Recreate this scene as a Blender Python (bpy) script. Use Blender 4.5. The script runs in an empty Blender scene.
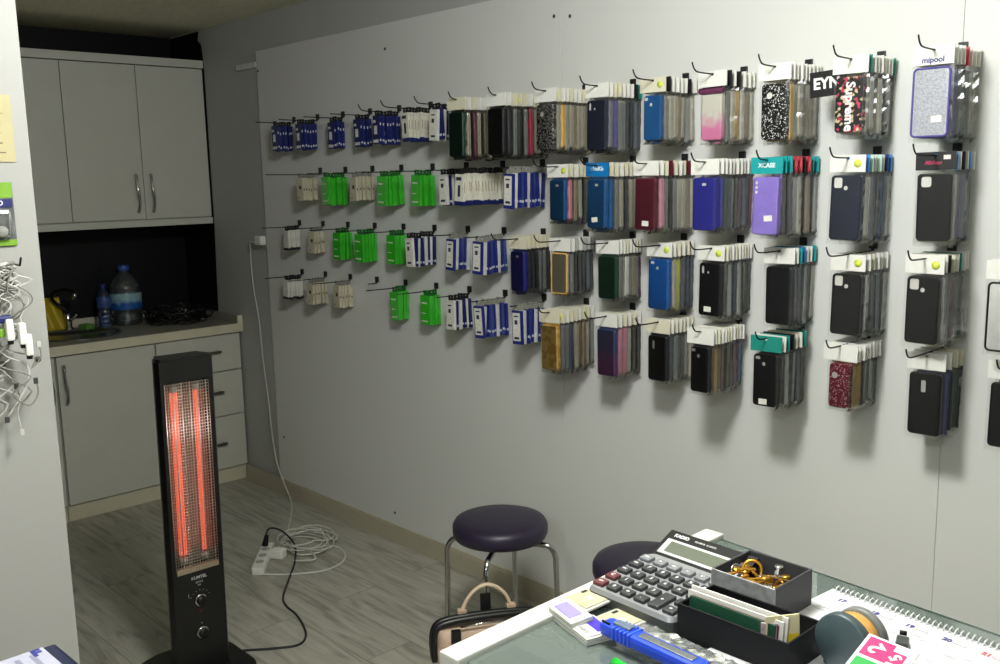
import bpy, bmesh, math, random
from mathutils import Vector, Matrix, Euler
random.seed(7)
PI = math.pi
sc = bpy.context.scene
C = sc.collection
rnd = random.uniform

# ------------------------------------------------------------------ materials
def lin(c):
    out = []
    for v in c:
        v = v / 255.0
        out.append(v / 12.92 if v <= .04045 else ((v + .055) / 1.055) ** 2.4)
    return out + [1.0]

MATS = {}
def mat(name, col, rough=.5, metal=0.0, var=.05, scale=25, bump=0.0, spec=.5, stretch=None, coat=0.0, emit=None, strength=0):
    if name in MATS:
        return MATS[name]
    m = bpy.data.materials.new(name); m.use_nodes = True
    nt = m.node_tree; N = nt.nodes; L = nt.links
    b = N['Principled BSDF']
    b.inputs['Roughness'].default_value = rough
    b.inputs['Metallic'].default_value = metal
    b.inputs['Specular IOR Level'].default_value = spec
    b.inputs['Coat Weight'].default_value = coat
    tc = N.new('ShaderNodeTexCoord'); mp = N.new('ShaderNodeMapping')
    if stretch: mp.inputs['Scale'].default_value = stretch
    no = N.new('ShaderNodeTexNoise'); no.inputs['Scale'].default_value = scale; no.inputs['Detail'].default_value = 4
    L.new(tc.outputs['Object'], mp.inputs['Vector']); L.new(mp.outputs[0], no.inputs['Vector'])
    cr = N.new('ShaderNodeValToRGB')
    a = lin(col)
    cr.color_ramp.elements[0].position = .3; cr.color_ramp.elements[1].position = .7
    cr.color_ramp.elements[0].color = [max(0, x * (1 - var)) for x in a[:3]] + [1]
    cr.color_ramp.elements[1].color = [min(1, x * (1 + var)) for x in a[:3]] + [1]
    L.new(no.outputs['Fac'], cr.inputs[0]); L.new(cr.outputs[0], b.inputs['Base Color'])
    if bump:
        bp = N.new('ShaderNodeBump'); bp.inputs['Strength'].default_value = bump; bp.inputs['Distance'].default_value = .004
        L.new(no.outputs['Fac'], bp.inputs['Height']); L.new(bp.outputs[0], b.inputs['Normal'])
    if emit:
        b.inputs['Emission Color'].default_value = lin(emit); b.inputs['Emission Strength'].default_value = strength
    MATS[name] = m
    return m

def clear_mat(name, tint=(255, 255, 255), gloss=.12, haze=.06, rough=.12, hazecol=(235, 238, 235)):
    if name in MATS: return MATS[name]
    m = bpy.data.materials.new(name); m.use_nodes = True
    nt = m.node_tree; N = nt.nodes; L = nt.links
    N.remove(N['Principled BSDF']); out = N['Material Output']
    tr = N.new('ShaderNodeBsdfTransparent'); tr.inputs[0].default_value = lin(tint)
    gl = N.new('ShaderNodeBsdfGlossy'); gl.inputs['Roughness'].default_value = rough; gl.inputs[0].default_value = (1, 1, 1, 1)
    df = N.new('ShaderNodeBsdfDiffuse'); df.inputs[0].default_value = lin(hazecol)
    fr = N.new('ShaderNodeFresnel'); fr.inputs['IOR'].default_value = 1.45
    ad = N.new('ShaderNodeMath'); ad.operation = 'ADD'; ad.inputs[1].default_value = gloss - .04; ad.use_clamp = True
    L.new(fr.outputs[0], ad.inputs[0])
    m1 = N.new('ShaderNodeMixShader'); m1.inputs[0].default_value = haze
    L.new(tr.outputs[0], m1.inputs[1]); L.new(df.outputs[0], m1.inputs[2])
    m2 = N.new('ShaderNodeMixShader'); L.new(ad.outputs[0], m2.inputs[0])
    L.new(m1.outputs[0], m2.inputs[1]); L.new(gl.outputs[0], m2.inputs[2])
    L.new(m2.outputs[0], out.inputs[0])
    MATS[name] = m
    return m

def speckle_mat(name, base, spark, scale=260, thr=.62, rough=.35, spark2=None):
    """glitter: voronoi cells of two colours"""
    if name in MATS: return MATS[name]
    m = bpy.data.materials.new(name); m.use_nodes = True
    nt = m.node_tree; N = nt.nodes; L = nt.links; b = N['Principled BSDF']; b.inputs['Roughness'].default_value = rough
    tc = N.new('ShaderNodeTexCoord'); vo = N.new('ShaderNodeTexVoronoi'); vo.inputs['Scale'].default_value = scale
    L.new(tc.outputs['Object'], vo.inputs['Vector'])
    cr = N.new('ShaderNodeValToRGB'); cr.color_ramp.interpolation = 'CONSTANT'
    sp = N.new('ShaderNodeSeparateColor'); L.new(vo.outputs['Color'], sp.inputs[0]); L.new(sp.outputs[0], cr.inputs[0])
    cr.color_ramp.elements[0].color = lin(base)
    cr.color_ramp.elements[1].position = thr; cr.color_ramp.elements[1].color = lin(spark)
    if spark2:
        e = cr.color_ramp.elements.new((1 + thr) / 2); e.color = lin(spark2)
    L.new(cr.outputs[0], b.inputs['Base Color'])
    MATS[name] = m
    return m

def grad_mat(name, top, bottom, z0, z1, rough=.4):
    if name in MATS: return MATS[name]
    m = bpy.data.materials.new(name); m.use_nodes = True
    nt = m.node_tree; N = nt.nodes; L = nt.links; b = N['Principled BSDF']; b.inputs['Roughness'].default_value = rough
    tc = N.new('ShaderNodeTexCoord'); sx = N.new('ShaderNodeSeparateXYZ'); L.new(tc.outputs['Object'], sx.inputs[0])
    no = N.new('ShaderNodeTexNoise'); no.inputs['Scale'].default_value = 40; L.new(tc.outputs['Object'], no.inputs['Vector'])
    mr = N.new('ShaderNodeMapRange'); mr.inputs[1].default_value = z0; mr.inputs[2].default_value = z1
    L.new(sx.outputs['Z'], mr.inputs[0])
    ad = N.new('ShaderNodeMath'); ad.operation = 'MULTIPLY_ADD'; L.new(no.outputs['Fac'], ad.inputs[0]); ad.inputs[1].default_value = .5
    sb = N.new('ShaderNodeMath'); sb.operation = 'SUBTRACT'; L.new(mr.outputs[0], sb.inputs[0]); sb.inputs[1].default_value = .25
    L.new(sb.outputs[0], ad.inputs[2])
    cr = N.new('ShaderNodeValToRGB'); cr.color_ramp.elements[0].color = lin(bottom); cr.color_ramp.elements[1].color = lin(top)
    cr.color_ramp.elements[0].position = .35; cr.color_ramp.elements[1].position = .65
    L.new(ad.outputs[0], cr.inputs[0]); L.new(cr.outputs[0], b.inputs['Base Color'])
    MATS[name] = m
    return m

# ------------------------------------------------------------------ mesh helpers
class MB:
    def __init__(s): s.v = []; s.f = []; s.m = []; s.sm = []
    def add(s, vs, fs, T=None, mi=0, smooth=False):
        o = len(s.v)
        for p in vs:
            p = Vector(p)
            s.v.append(T @ p if T else p)
        for f in fs:
            s.f.append([o + i for i in f]); s.m.append(mi); s.sm.append(smooth)
        return s
    def box(s, x0, x1, y0, y1, z0, z1, T=None, mi=0):
        return s.add([(x0,y0,z0),(x1,y0,z0),(x1,y1,z0),(x0,y1,z0),(x0,y0,z1),(x1,y0,z1),(x1,y1,z1),(x0,y1,z1)],
                     [(0,3,2,1),(4,5,6,7),(0,1,5,4),(1,2,6,5),(2,3,7,6),(3,0,4,7)], T, mi)
    def rbox(s, x0, x1, y0, y1, z0, z1, b=.003, T=None, mi=0):
        """box with chamfered edges"""
        bm = bmesh.new()
        bmesh.ops.create_cube(bm, size=1)
        for v in bm.verts:
            v.co = Vector(((x0+x1)/2 + v.co.x*(x1-x0), (y0+y1)/2 + v.co.y*(y1-y0), (z0+z1)/2 + v.co.z*(z1-z0)))
        bmesh.ops.bevel(bm, geom=bm.edges[:], offset=b, segments=2, affect='EDGES', profile=.6)
        s.bm(bm, T, mi); return s
    def bm(s, bm, T=None, mi=0, smooth=False):
        bm.verts.index_update()
        s.add([v.co.copy() for v in bm.verts], [[v.index for v in f.verts] for f in bm.faces], T, mi, smooth)
        bm.free(); return s
    def prism(s, pts, z0, z1, T=None, mi=0, inset=0.0, smooth=False):
        n = len(pts)
        cx = sum(p[0] for p in pts)/n; cy = sum(p[1] for p in pts)/n
        vs = [(p[0], p[1], z0) for p in pts] + [(p[0], p[1], z1) for p in pts]
        fs = [tuple(range(n))[::-1], tuple(range(n, 2*n))] + [(i, (i+1) % n, n+(i+1) % n, n+i) for i in range(n)]
        return s.add(vs, fs, T, mi, smooth)
    def tube(s, path, r, n=8, T=None, mi=0, cap=True, radii=None):
        P = [Vector(p) for p in path]; k = len(P); rings = []; fs = []
        up = Vector((0, 0, 1)); prev = None; vs = []
        for i in range(k):
            d = (P[min(i+1, k-1)] - P[max(i-1, 0)])
            if d.length < 1e-9: d = Vector((0, 0, 1))
            d.normalize()
            if prev is None:
                a = d.cross(up)
                if a.length < 1e-3: a = d.cross(Vector((1, 0, 0)))
            else:
                a = prev - d * prev.dot(d)
                if a.length < 1e-6: a = d.cross(up)
            a.normalize(); prev = a; b = d.cross(a)
            rr = radii[i] if radii else r
            for j in range(n):
                t = 2*PI*j/n
                vs.append(P[i] + a*math.cos(t)*rr + b*math.sin(t)*rr)
        for i in range(k-1):
            for j in range(n):
                fs.append((i*n+j, i*n+(j+1) % n, (i+1)*n+(j+1) % n, (i+1)*n+j))
        if cap:
            fs.append(tuple(range(n))[::-1]); fs.append(tuple((k-1)*n+j for j in range(n)))
        return s.add(vs, fs, T, mi, True)
    def lathe(s, prof, n=32, T=None, mi=0, sx=1, sy=1):
        vs = []; fs = []; k = len(prof)
        for r, z in prof:
            for j in range(n):
                t = 2*PI*j/n; vs.append((r*math.cos(t)*sx, r*math.sin(t)*sy, z))
        for i in range(k-1):
            for j in range(n):
                fs.append((i*n+j, i*n+(j+1) % n, (i+1)*n+(j+1) % n, (i+1)*n+j))
        if prof[0][0] > 1e-6: fs.append(tuple(range(n))[::-1])
        if prof[-1][0] > 1e-6: fs.append(tuple((k-1)*n+j for j in range(n)))
        return s.add(vs, fs, T, mi, True)
    def mesh(s, name, mats):
        me = bpy.data.meshes.new(name)
        me.from_pydata([tuple(v) for v in s.v], [], s.f)
        if not isinstance(mats, (list, tuple)): mats = [mats]
        for m in mats: me.materials.append(m)
        me.polygons.foreach_set('material_index', s.m)
        me.polygons.foreach_set('use_smooth', s.sm)
        me.update()
        return me
    def obj(s, name, mats, parent=None, loc=None, rot=None, auto=True):
        return link(name, s.mesh(name, mats), parent, loc, rot)

def link(name, me, parent=None, loc=None, rot=None):
    o = bpy.data.objects.new(name, me); C.objects.link(o)
    if parent: o.parent = parent
    if loc: o.location = loc
    if rot: o.rotation_euler = rot
    return o
def thing(name, label, cat, loc=(0, 0, 0), rotz=0, group=None, rot=None):
    o = bpy.data.objects.new(name, None); C.objects.link(o); o.empty_display_size = .05
    o.location = loc; o.rotation_euler = rot if rot else (0, 0, rotz)
    o['label'] = label; o['category'] = cat
    if group: o['group'] = group
    return o
def tag(o, label, cat, group=None, kind=None):
    o['label'] = label; o['category'] = cat
    if group: o['group'] = group
    if kind: o['kind'] = kind
    return o
def struct(o):
    o['kind'] = 'structure'; return o
def rrect(w, h, r, n=5, cx=0, cy=0):
    pts = []
    for (sx, sy, a0) in ((1, 1, 0), (-1, 1, 90), (-1, -1, 180), (1, -1, 270)):
        for i in range(n+1):
            a = math.radians(a0 + 90*i/n)
            pts.append((cx + sx*(w/2-r) + r*math.cos(a), cy + sy*(h/2-r) + r*math.sin(a)))
    return pts
def circ(cx, cy, r, n=16):
    return [(cx + r*math.cos(2*PI*i/n), cy + r*math.sin(2*PI*i/n)) for i in range(n)]
def holed(outer, inset, holes, t, inner=.0):
    """plate in the XZ plane, front at y=-t/2, with holes through it and an eased front edge"""
    bm = bmesh.new()
    def loop(pts, y):
        vs = [bm.verts.new((p[0], y, p[1])) for p in pts]
        es = [bm.edges.new((vs[i], vs[(i+1) % len(vs)])) for i in range(len(vs))]
        return vs, es
    f, fe = loop(inset, -t/2); hs = [loop(h, -t/2) for h in holes]
    bmesh.ops.triangle_fill(bm, use_beauty=True, use_dissolve=False, edges=fe + [e for h in hs for e in h[1]])
    b, be = loop(outer, -t/2 + .0025); c, ce = loop(outer, t/2); hb = [loop(h, t/2) for h in holes]
    bmesh.ops.triangle_fill(bm, use_beauty=True, use_dissolve=False, edges=ce + [e for h in hb for e in h[1]])
    def bridge(A, B):
        n = len(A)
        for i in range(n):
            bm.faces.new((A[i], A[(i+1) % n], B[(i+1) % n], B[i]))
    bridge(f, b); bridge(b, c)
    for h, k in zip(hs, hb): bridge(h[0], k[0])
    bmesh.ops.recalc_face_normals(bm, faces=bm.faces[:])
    return bm
TXT = {}
def text_mesh(s, size, m, extrude=.0003, bold=0.0, align='CENTER', shear=0):
    key = (s, size, m.name, extrude, bold, align)
    if key in TXT: return TXT[key]
    cu = bpy.data.curves.new('lettering', 'FONT'); cu.body = s; cu.size = size; cu.extrude = extrude; cu.offset = bold
    cu.align_x = align; cu.align_y = 'CENTER'; cu.shear = shear; cu.resolution_u = 3
    o = bpy.data.objects.new('lettering', cu); C.objects.link(o)
    dg = bpy.context.evaluated_depsgraph_get(); dg.update()
    me = bpy.data.meshes.new_from_object(o.evaluated_get(dg))
    bpy.data.objects.remove(o); bpy.data.curves.remove(cu)
    me.materials.clear(); me.materials.append(m)
    TXT[key] = me
    return me
def smooth_path(pts, n=6, closed=False):
    P = [Vector(p) for p in pts]; out = []
    k = len(P)
    for i in range(k-1):
        p0 = P[max(i-1, 0)]; p1 = P[i]; p2 = P[i+1]; p3 = P[min(i+2, k-1)]
        for j in range(n):
            t = j/n
            out.append(.5*((2*p1) + (-p0+p2)*t + (2*p0-5*p1+4*p2-p3)*t*t + (-p0+3*p1-3*p2+p3)*t**3))
    out.append(P[-1]); return out
def T(x=0, y=0, z=0, rx=0, ry=0, rz=0, s=1):
    return Matrix.Translation((x, y, z)) @ Euler((rx, ry, rz)).to_matrix().to_4x4() @ Matrix.Scale(s, 4)

# common materials
WHITE = mat('white_plastic', (232, 232, 226), .4)
BLACK = mat('black_plastic', (10, 10, 11), .5, spec=.25)
CHROME = mat('chrome', (200, 200, 200), .12, 1.0, var=.02)
WIRE = mat('dark_wire', (38, 38, 38), .35, .6)
PANEL = mat('wall_panel_laminate', (214, 215, 212), .42, var=.015, scale=3, spec=.3)
DARKGAP = mat('dark_gap', (40, 40, 38), .8)
PLASTER = mat('painted_plaster', (176, 178, 174), .8, var=.03, scale=6, bump=.15)
CEIL = mat('combed_plaster_ceiling', (226, 223, 198), .9, var=.10, scale=14, bump=.6, stretch=(1.2, 5, 1))
BACKBLACK = mat('black_backsplash', (9, 10, 14), .5, var=.1, spec=.25)
CAB = mat('cabinet_laminate', (206, 206, 196), .38, var=.02, scale=8)
CREAM = mat('cream_edge', (214, 208, 186), .5, var=.03)
BASEB = mat('baseboard_beige', (176, 170, 150), .5, var=.05, stretch=(1, 8, 8))

# ------------------------------------------------------------------ the room
D = 2.432
def floor_mat():
    m = bpy.data.materials.new('grey_laminate_planks'); m.use_nodes = True
    nt = m.node_tree; N = nt.nodes; L = nt.links; b = N['Principled BSDF']; b.inputs['Roughness'].default_value = .36
    b.inputs['Specular IOR Level'].default_value = .4
    tc = N.new('ShaderNodeTexCoord')
    br = N.new('ShaderNodeTexBrick'); br.inputs['Scale'].default_value = 1
    br.inputs['Brick Width'].default_value = 1.25; br.inputs['Row Height'].default_value = .19
    br.inputs['Mortar Size'].default_value = .0016; br.inputs['Color1'].default_value = (0.0, 0, 0, 1); br.inputs['Color2'].default_value = (1, 1, 1, 1)
    br.inputs['Mortar'].default_value = (.3, .3, .3, 1); br.offset = .37
    L.new(tc.outputs['Object'], br.inputs['Vector'])
    mp = N.new('ShaderNodeMapping'); mp.inputs['Scale'].default_value = (1.3, 9, 1)
    L.new(tc.outputs['Object'], mp.inputs['Vector'])
    ad = N.new('ShaderNodeVectorMath'); ad.operation = 'MULTIPLY_ADD'
    L.new(br.outputs['Color'], ad.inputs[0]); ad.inputs[1].default_value = (7, 3, 5); L.new(mp.outputs[0], ad.inputs[2])
    no = N.new('ShaderNodeTexNoise'); no.inputs['Scale'].default_value = 2.2; no.inputs['Detail'].default_value = 8; no.inputs['Distortion'].default_value = 1.4
    L.new(ad.outputs[0], no.inputs['Vector'])
    cr = N.new('ShaderNodeValToRGB')
    cr.color_ramp.elements[0].position = .30; cr.color_ramp.elements[0].color = lin((126, 123, 112))
    cr.color_ramp.elements[1].position = .68; cr.color_ramp.elements[1].color = lin((178, 177, 166))
    e = cr.color_ramp.elements.new(.46); e.color = lin((160, 158, 147))
    L.new(no.outputs['Fac'], cr.inputs[0])
    mx = N.new('ShaderNodeMix'); mx.data_type = 'RGBA'; mx.blend_type = 'MULTIPLY'
    L.new(br.outputs['Fac'], mx.inputs[0]); L.new(cr.outputs[0], mx.inputs[6]); mx.inputs[7].default_value = (.55, .54, .5, 1)
    L.new(mx.outputs[2], b.inputs['Base Color'])
    return m
struct(MB().box(-5.3, 3.0, -2.6, 2.56, -.05, 0).obj('floor', floor_mat()))
struct(MB().box(-5.3, 3.0, -2.6, 2.56, 2.395, 2.45).obj('ceiling', CEIL))
# long display wall: plaster core, laminate panels in front of it up to 2.22 m, with hairline joints
struct(MB().box(-5.3, 3.0, 2.447, 2.56, 0, 2.395).obj('wall_right', PLASTER))
w = MB()
edges = [-4.26, -2.249, -.942, .36, 1.7, 3.0]
for a, b_ in zip(edges[:-1], edges[1:]):
    w.rbox(a + .0004, b_ - .0004, D, D + .0145, .0, 2.225, .0012)
struct(w.obj('trim_1', PANEL))
struct(MB().box(-5.3, -5.2, -2.6, 2.447, 0, 2.395).obj('wall_back', BACKBLACK))
struct(MB().box(-5.2, 3.0, -2.7, -2.6, 0, 2.395).obj('wall_left', PLASTER))
struct(MB().box(3.0, 3.1, -2.6, 2.56, 0, 2.395).obj('wall_front', PLASTER))
# black film turned onto the side wall of the kitchen, torn at its top corner
fb = MB(); film = [(-5.199, .9), (-4.85, .9), (-4.828, 1.385), (-4.826, 2.22), (-4.84, 2.32), (-4.875, 2.345), (-4.86, 2.39), (-5.199, 2.39)]
fb.add([(x, 2.4465, z) for x, z in film] + [(x, 2.4445, z) for x, z in film],
       [tuple(range(8)), tuple(range(15, 7, -1))] + [(i, (i+1) % 8, 8+(i+1) % 8, 8+i) for i in range(8)])
struct(fb.obj('trim_2', BACKBLACK))
# baseboard along the display wall
bb = MB().box(-4.60, 3.0, D - .012, D, 0, .074).box(-4.60, 3.0, D - .008, D, .074, .082)
struct(bb.obj('baseboard_right', BASEB))
# stub of white moulding at the top of the kitchen side wall
struct(MB().rbox(-4.46, -4.262, 2.43, 2.4475, 2.150, 2.178, .004).obj('trim_3', mat('white_moulding', (214, 214, 208), .5)))
# partition near the camera on which cables hang
struct(MB().rbox(-2.045, -2.0, -2.55, .638, 0, 2.394, .002).obj('wall_partition', mat('partition_paint', (162, 162, 159), .5, var=.015, scale=3, spec=.25)))

def screw(parent, p, axis):
    m = MB()
    if axis == 'y': t = T(p[0], p[1], p[2], PI/2)
    else: t = T(p[0], p[1], p[2], 0, PI/2)
    m.lathe([(.0062, 0), (.0062, .0015), (.004, .0032), (0, .0036)], 14, t)
    m.box(-.0035, .0035, -.0007, .0007, .0034, .0042, t)
    return m.obj('screw', mat('screw_steel', (90, 88, 84), .35, .9), parent)
for p in [(-2.279, D, 2.13), (-2.207, D, 2.121), (-3.223, D, 2.125), (-4.245, D, 2.131), (-3.281, D, .135), (-4.20, D, .31)]:
    screw(bpy.data.objects['trim_1'], p, 'y')
for p in [(-2.0, .614, 1.259), (-2.0, .60, .633), (-2.0, .548, 1.259)]:
    screw(bpy.data.objects['wall_partition'], p, 'x')

# ------------------------------------------------------------------ kitchen
def wave_handle(parent, x, y, z0, z1, name='handle'):
    n = 14; pts = []; rad = []
    for i in range(n+1):
        t = i/n; pts.append((x + .022*math.sin(PI*t)**.5 if 0 < t < 1 else x, y + .004*math.sin(2*PI*t), z0 + (z1-z0)*t))
        rad.append(.006 + .003*abs(math.cos(2*PI*t)))
    return MB().tube(pts, .006, 8, radii=rad).obj(name, CHROME, parent)
def bar_handle(parent, x, y0, y1, z):
    m = MB().rbox(x + .018, x + .028, y0, y1, z - .006, z + .006, .002)
    m.box(x, x + .02, y0 + .008, y0 + .016, z - .004, z + .004).box(x, x + .02, y1 - .016, y1 - .008, z - .004, z + .004)
    return m.obj('handle', mat('dull_steel', (120, 118, 112), .35, .9), parent)

FX = -4.61
# drawer unit
t = thing('base_cabinet', 'white base cabinet with three drawers against the display wall', 'cabinet', (FX, 2.2, 0), group='kitchen base units')
def P(o, m): o.location = -m; return o
def local(parent): return Vector(parent.location)
def sub(mb, name, mats, parent, off=None):
    """geometry written in world coordinates, child of PARENT"""
    o = mb.obj(name, mats, parent)
    o.matrix_parent_inverse = Matrix.Translation(Vector(parent.location if off is None else off)).inverted()
    return o
def reparent_world(o, root):
    o.matrix_parent_inverse = Matrix.Translation(Vector(root.location)).inverted(); return o
sub(MB().box(-5.19, FX - .018, 1.974, 2.44, .082, .812), 'carcass', CAB, t)
sub(MB().box(-5.17, FX - .03, 1.974, 2.44, 0, .08).rbox(FX - .03, FX - .022, 1.974, 2.44, .0, .078, .002), 'plinth', CREAM, t)
for z0, z1, hz in ((.618, .810, .725), (.376, .612, .508), (.086, .37, .228)):
    d = sub(MB().rbox(FX - .018, FX, 1.976, 2.436, z0, z1, .002), 'drawer', CAB, t)
    h = bar_handle(d, FX, 2.19, 2.315, hz)
def door_unit(y0, y1, label, hy):
    t = thing('base_cabinet', label, 'cabinet', (FX, (y0+y1)/2, 0), group='kitchen base units')
    sub(MB().box(-5.19, FX - .018, y0 + .001, y1 - .001, .082, .70).box(-5.19, FX - .018, y0 + .001, y0 + .02, .70, .812).box(-5.19, FX - .018, y1 - .02, y1 - .001, .70, .812), 'carcass', CAB, t)
    sub(MB().box(-5.17, FX - .03, y0, y1, 0, .08).rbox(FX - .03, FX - .022, y0, y1, .0, .078, .002), 'plinth', CREAM, t)
    d = sub(MB().rbox(FX - .018, FX, y0 + .003, y1 - .003, .086, .810, .002), 'door', CAB, t)
    wave_handle(d, FX, hy, .578, .766)
door_unit(1.492, 1.972, 'white base cabinet with one plain door under the sink', 1.525)
door_unit(1.0, 1.488, 'white base cabinet almost hidden by the cable partition', 1.46)

# worktop with round cut-out for the sink
SX, SY, SR = -4.90, 1.70, .19
bm = bmesh.new()
def lp(pts, z):
    vs = [bm.verts.new((p[0], p[1], z)) for p in pts]
    return vs, [bm.edges.new((vs[i], vs[(i+1) % len(vs)])) for i in range(len(vs))]
rect = [(-5.2, 1.0), (-4.592, 1.0), (-4.592, 2.447), (-5.2, 2.447)]
hole = circ(SX, SY, SR, 32)
a, ae = lp(rect, .862); b_, be = lp(hole, .862); c, ce = lp(rect, .818); d_, de = lp(hole, .818)
bmesh.ops.triangle_fill(bm, use_beauty=True, edges=ae + be); bmesh.ops.triangle_fill(bm, use_beauty=True, edges=ce + de)
for A, B in ((a, c), (b_, d_)):
    for i in range(len(A)): bm.faces.new((A[i], A[(i+1) % len(A)], B[(i+1) % len(A)], B[i]))
bmesh.ops.recalc_face_normals(bm, faces=bm.faces[:])
wt = MB().bm(bm).obj('worktop', mat('worktop_grey', (150, 148, 136), .35, var=.18, scale=60))
tag(wt, 'grey kitchen worktop with cream front edge and round sink cut-out', 'worktop')
MB().rbox(-4.594, -4.587, 1.0, 2.447, .817, .863, .002).obj('front_edge', CREAM, wt)
MB().rbox(-5.2, -5.182, 1.0, 2.43, .862, .902, .002).obj('upstand', CREAM, wt)
MB().rbox(-5.18, -4.592, 2.428, 2.447, .862, .902, .002).obj('upstand', mat('worktop_grey', (150, 148, 136)), wt)
MB().rbox(-4.594, -4.586, 2.418, 2.447, .818, .905, .002).obj('end_cap', CREAM, wt)
STEEL = mat('brushed_steel', (150, 150, 146), .28, 1.0, var=.05)
sk = MB().lathe([(SR + .022, .8635), (SR + .02, .8665), (SR + .004, .8665), (SR - .008, .86), (SR - .02, .80), (SR - .03, .735), (SR - .06, .722), (.03, .718), (.028, .712), (0, .712)], 40, T(SX, SY, 0))
sk = sk.obj('sink', STEEL); tag(sk, 'round stainless steel sink bowl set into the worktop', 'sink')
MB().lathe([(.026, .7185), (.026, .7215), (.012, .7225), (.0, .719)], 20, T(SX, SY, 0)).obj('drain', CHROME, sk)
# faucet
t = thing('faucet', 'chrome swan-neck faucet standing behind the round sink', 'faucet', (-5.11, 1.735, .862))
MB().lathe([(.026, 0), (.026, .008), (.018, .014), (.017, .075), (.014, .085), (0, .088)], 20).obj('body', CHROME, t)
neck = [(0, 0, .08), (0, -.012, .11), (.004, -.055, .145), (.014, -.075, .175), (.05, -.07, .203), (.10, -.045, .218), (.14, -.02, .212), (.155, -.012, .198)]
MB().tube(smooth_path(neck), .009, 10).obj('spout', mat('dark_chrome', (60, 60, 62), .2, .9), t)
MB().lathe([(.012, 0), (.012, .03), (.009, .032)], 14, T(.157, -.011, .172)).obj('aerator', CHROME, t)
MB().tube([(.015, 0, .05), (.045, .01, .06), (.075, .02, .085)], .006, 8, radii=[.008, .006, .007]).obj('lever', CHROME, t)
# yellow cleaning items
def jug(bodycol):
    m = MB()
    m.lathe([(.055, 0), (.06, .01), (.06, .10), (.05, .14), (.025, .165), (.014, .175), (.014, .19)], 20, sx=1, sy=.75)
    return m
t = thing('detergent_bottle', 'squat yellow bottle beside the faucet, partly behind the partition', 'bottle', (-5.08, 1.55, .862), group='yellow bottles by the sink')
YEL = mat('yellow_plastic', (196, 172, 30), .4)
jug(0).obj('body', YEL, t)
MB().lathe([(.016, .188), (.016, .205), (0, .207)], 14).obj('cap', YEL, t)
t = thing('yellow_cloth', 'yellow folded cloth leaning behind the faucet', 'cloth', (-5.155, 1.665, .862))
bm = bmesh.new(); bmesh.ops.create_grid(bm, x_segments=14, y_segments=14, size=.5)
for v in bm.verts:
    u, q = v.co.x, v.co.y
    v.co = Vector((.012*math.sin(9*u + 3*q) + .03 - .03*(q+.5), u*.15*(1 - .35*(q+.5)), (q + .5)*.17))
g = MB().bm(bm, smooth=True).obj('fabric', YEL, t); sd = g.modifiers.new('s', 'SOLIDIFY'); sd.thickness = .006
sp = MB().rbox(-.032, .032, -.024, .024, 0, .028, .006).obj('sponge', mat('green_sponge', (92, 150, 60), .9, var=.3, scale=200, bump=.8), None, (-5.04, 1.80, .8625), (0, 0, .4))
tag(sp, 'small green sponge on the worktop right of the faucet', 'sponge')
# bottles
PET = clear_mat('pet_plastic', (226, 238, 246), .10, .05, .06)
PETB = clear_mat('blue_pet_plastic', (170, 200, 235), .12, .07, .08, (120, 160, 215))
WATER = clear_mat('water_in_bottle', (222, 234, 240), .05, .02, .03)
t = thing('water_bottle', 'large clear five-litre water bottle with blue label and cap', 'bottle', (-5.06, 2.025, .8625))
MB().lathe([(.070, 0), (.078, .008), (.079, .05), (.075, .056), (.079, .062), (.079, .105), (.079, .17), (.075, .178), (.079, .186), (.076, .205), (.055, .245), (.03, .275), (.024, .285), (.024, .296)], 32).obj('body', PET, t)
MB().lathe([(.0805, .085), (.081, .088), (.081, .165), (.0805, .168)], 32).obj('label', grad_mat('water_label', (150, 190, 200), (34, 92, 178), .08, .17), t)
MB().lathe([(.028, .288), (.029, .29), (.029, .312), (.026, .316), (0, .317)], 24).obj('cap', mat('blue_cap', (50, 92, 168), .35), t)
MB().lathe([(.068, .004), (.073, .01), (.073, .055)], 32).obj('water', WATER, t)
t = thing('water_bottle', 'small crumpled blue-tinted water bottle left of the large one', 'bottle', (-5.04, 1.90, .8625))
pr = []
for i in range(22):
    z = .16*i/21; pr.append((.034 + .003*math.sin(z*260), z))
MB().lathe(pr + [(.028, .178), (.016, .198), (.0125, .205), (.0125, .214)], 24).obj('body', PETB, t)
MB().lathe([(.0355, .105), (.0365, .108), (.0365, .158), (.0355, .16)], 24).obj('label', mat('small_bottle_label', (60, 84, 150), .4, var=.3, scale=60), t)
MB().lathe([(.015, .208), (.0155, .21), (.0155, .226), (0, .228)], 18).obj('cap', mat('dark_blue_cap', (34, 46, 120), .35), t)
# heap of cables on the worktop: each cable its own thing
def scribble(cx, cy, z0, rx, ry, h, turns, seed, n=60):
    r = random.Random(seed); pts = []
    a0 = r.uniform(0, 6); ph = r.uniform(0, 6); f = r.uniform(1.4, 2.7)
    for i in range(n):
        t = i/(n-1); a = a0 + turns*2*PI*t
        k = .45 + .5*abs(math.sin(f*a*.37 + ph))
        pts.append((cx + rx*k*math.cos(a), cy + ry*k*math.sin(a), z0 + h*(.5 + .5*math.sin(a*f + ph))*(1 - .6*k)))
    return pts
for i in range(8):
    r = random.Random(40+i)
    col = mat('grey_cable', (150, 148, 142), .45) if i in (1, 4, 6) else mat('black_cable', (20, 20, 22), .4)
    o = MB().tube(scribble(-4.93 + r.uniform(-.06, .06), 2.225 + .006*i, .8675, .16, .17, .12, 2.8, 60+i), .0028, 6).obj('tangled_cable', col)
    tag(o, 'tangled cable in the heap on the worktop beside the display wall', 'cable', 'cables heaped on the worktop')
    e = Vector(o.data.vertices[0].co)
    MB().rbox(e.x-.012, e.x+.012, e.y-.006, e.y+.006, .8685, .8785, .002).obj('plug', WHITE if i % 2 else mat('grey_cable', (0, 0, 0)), o)

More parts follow.
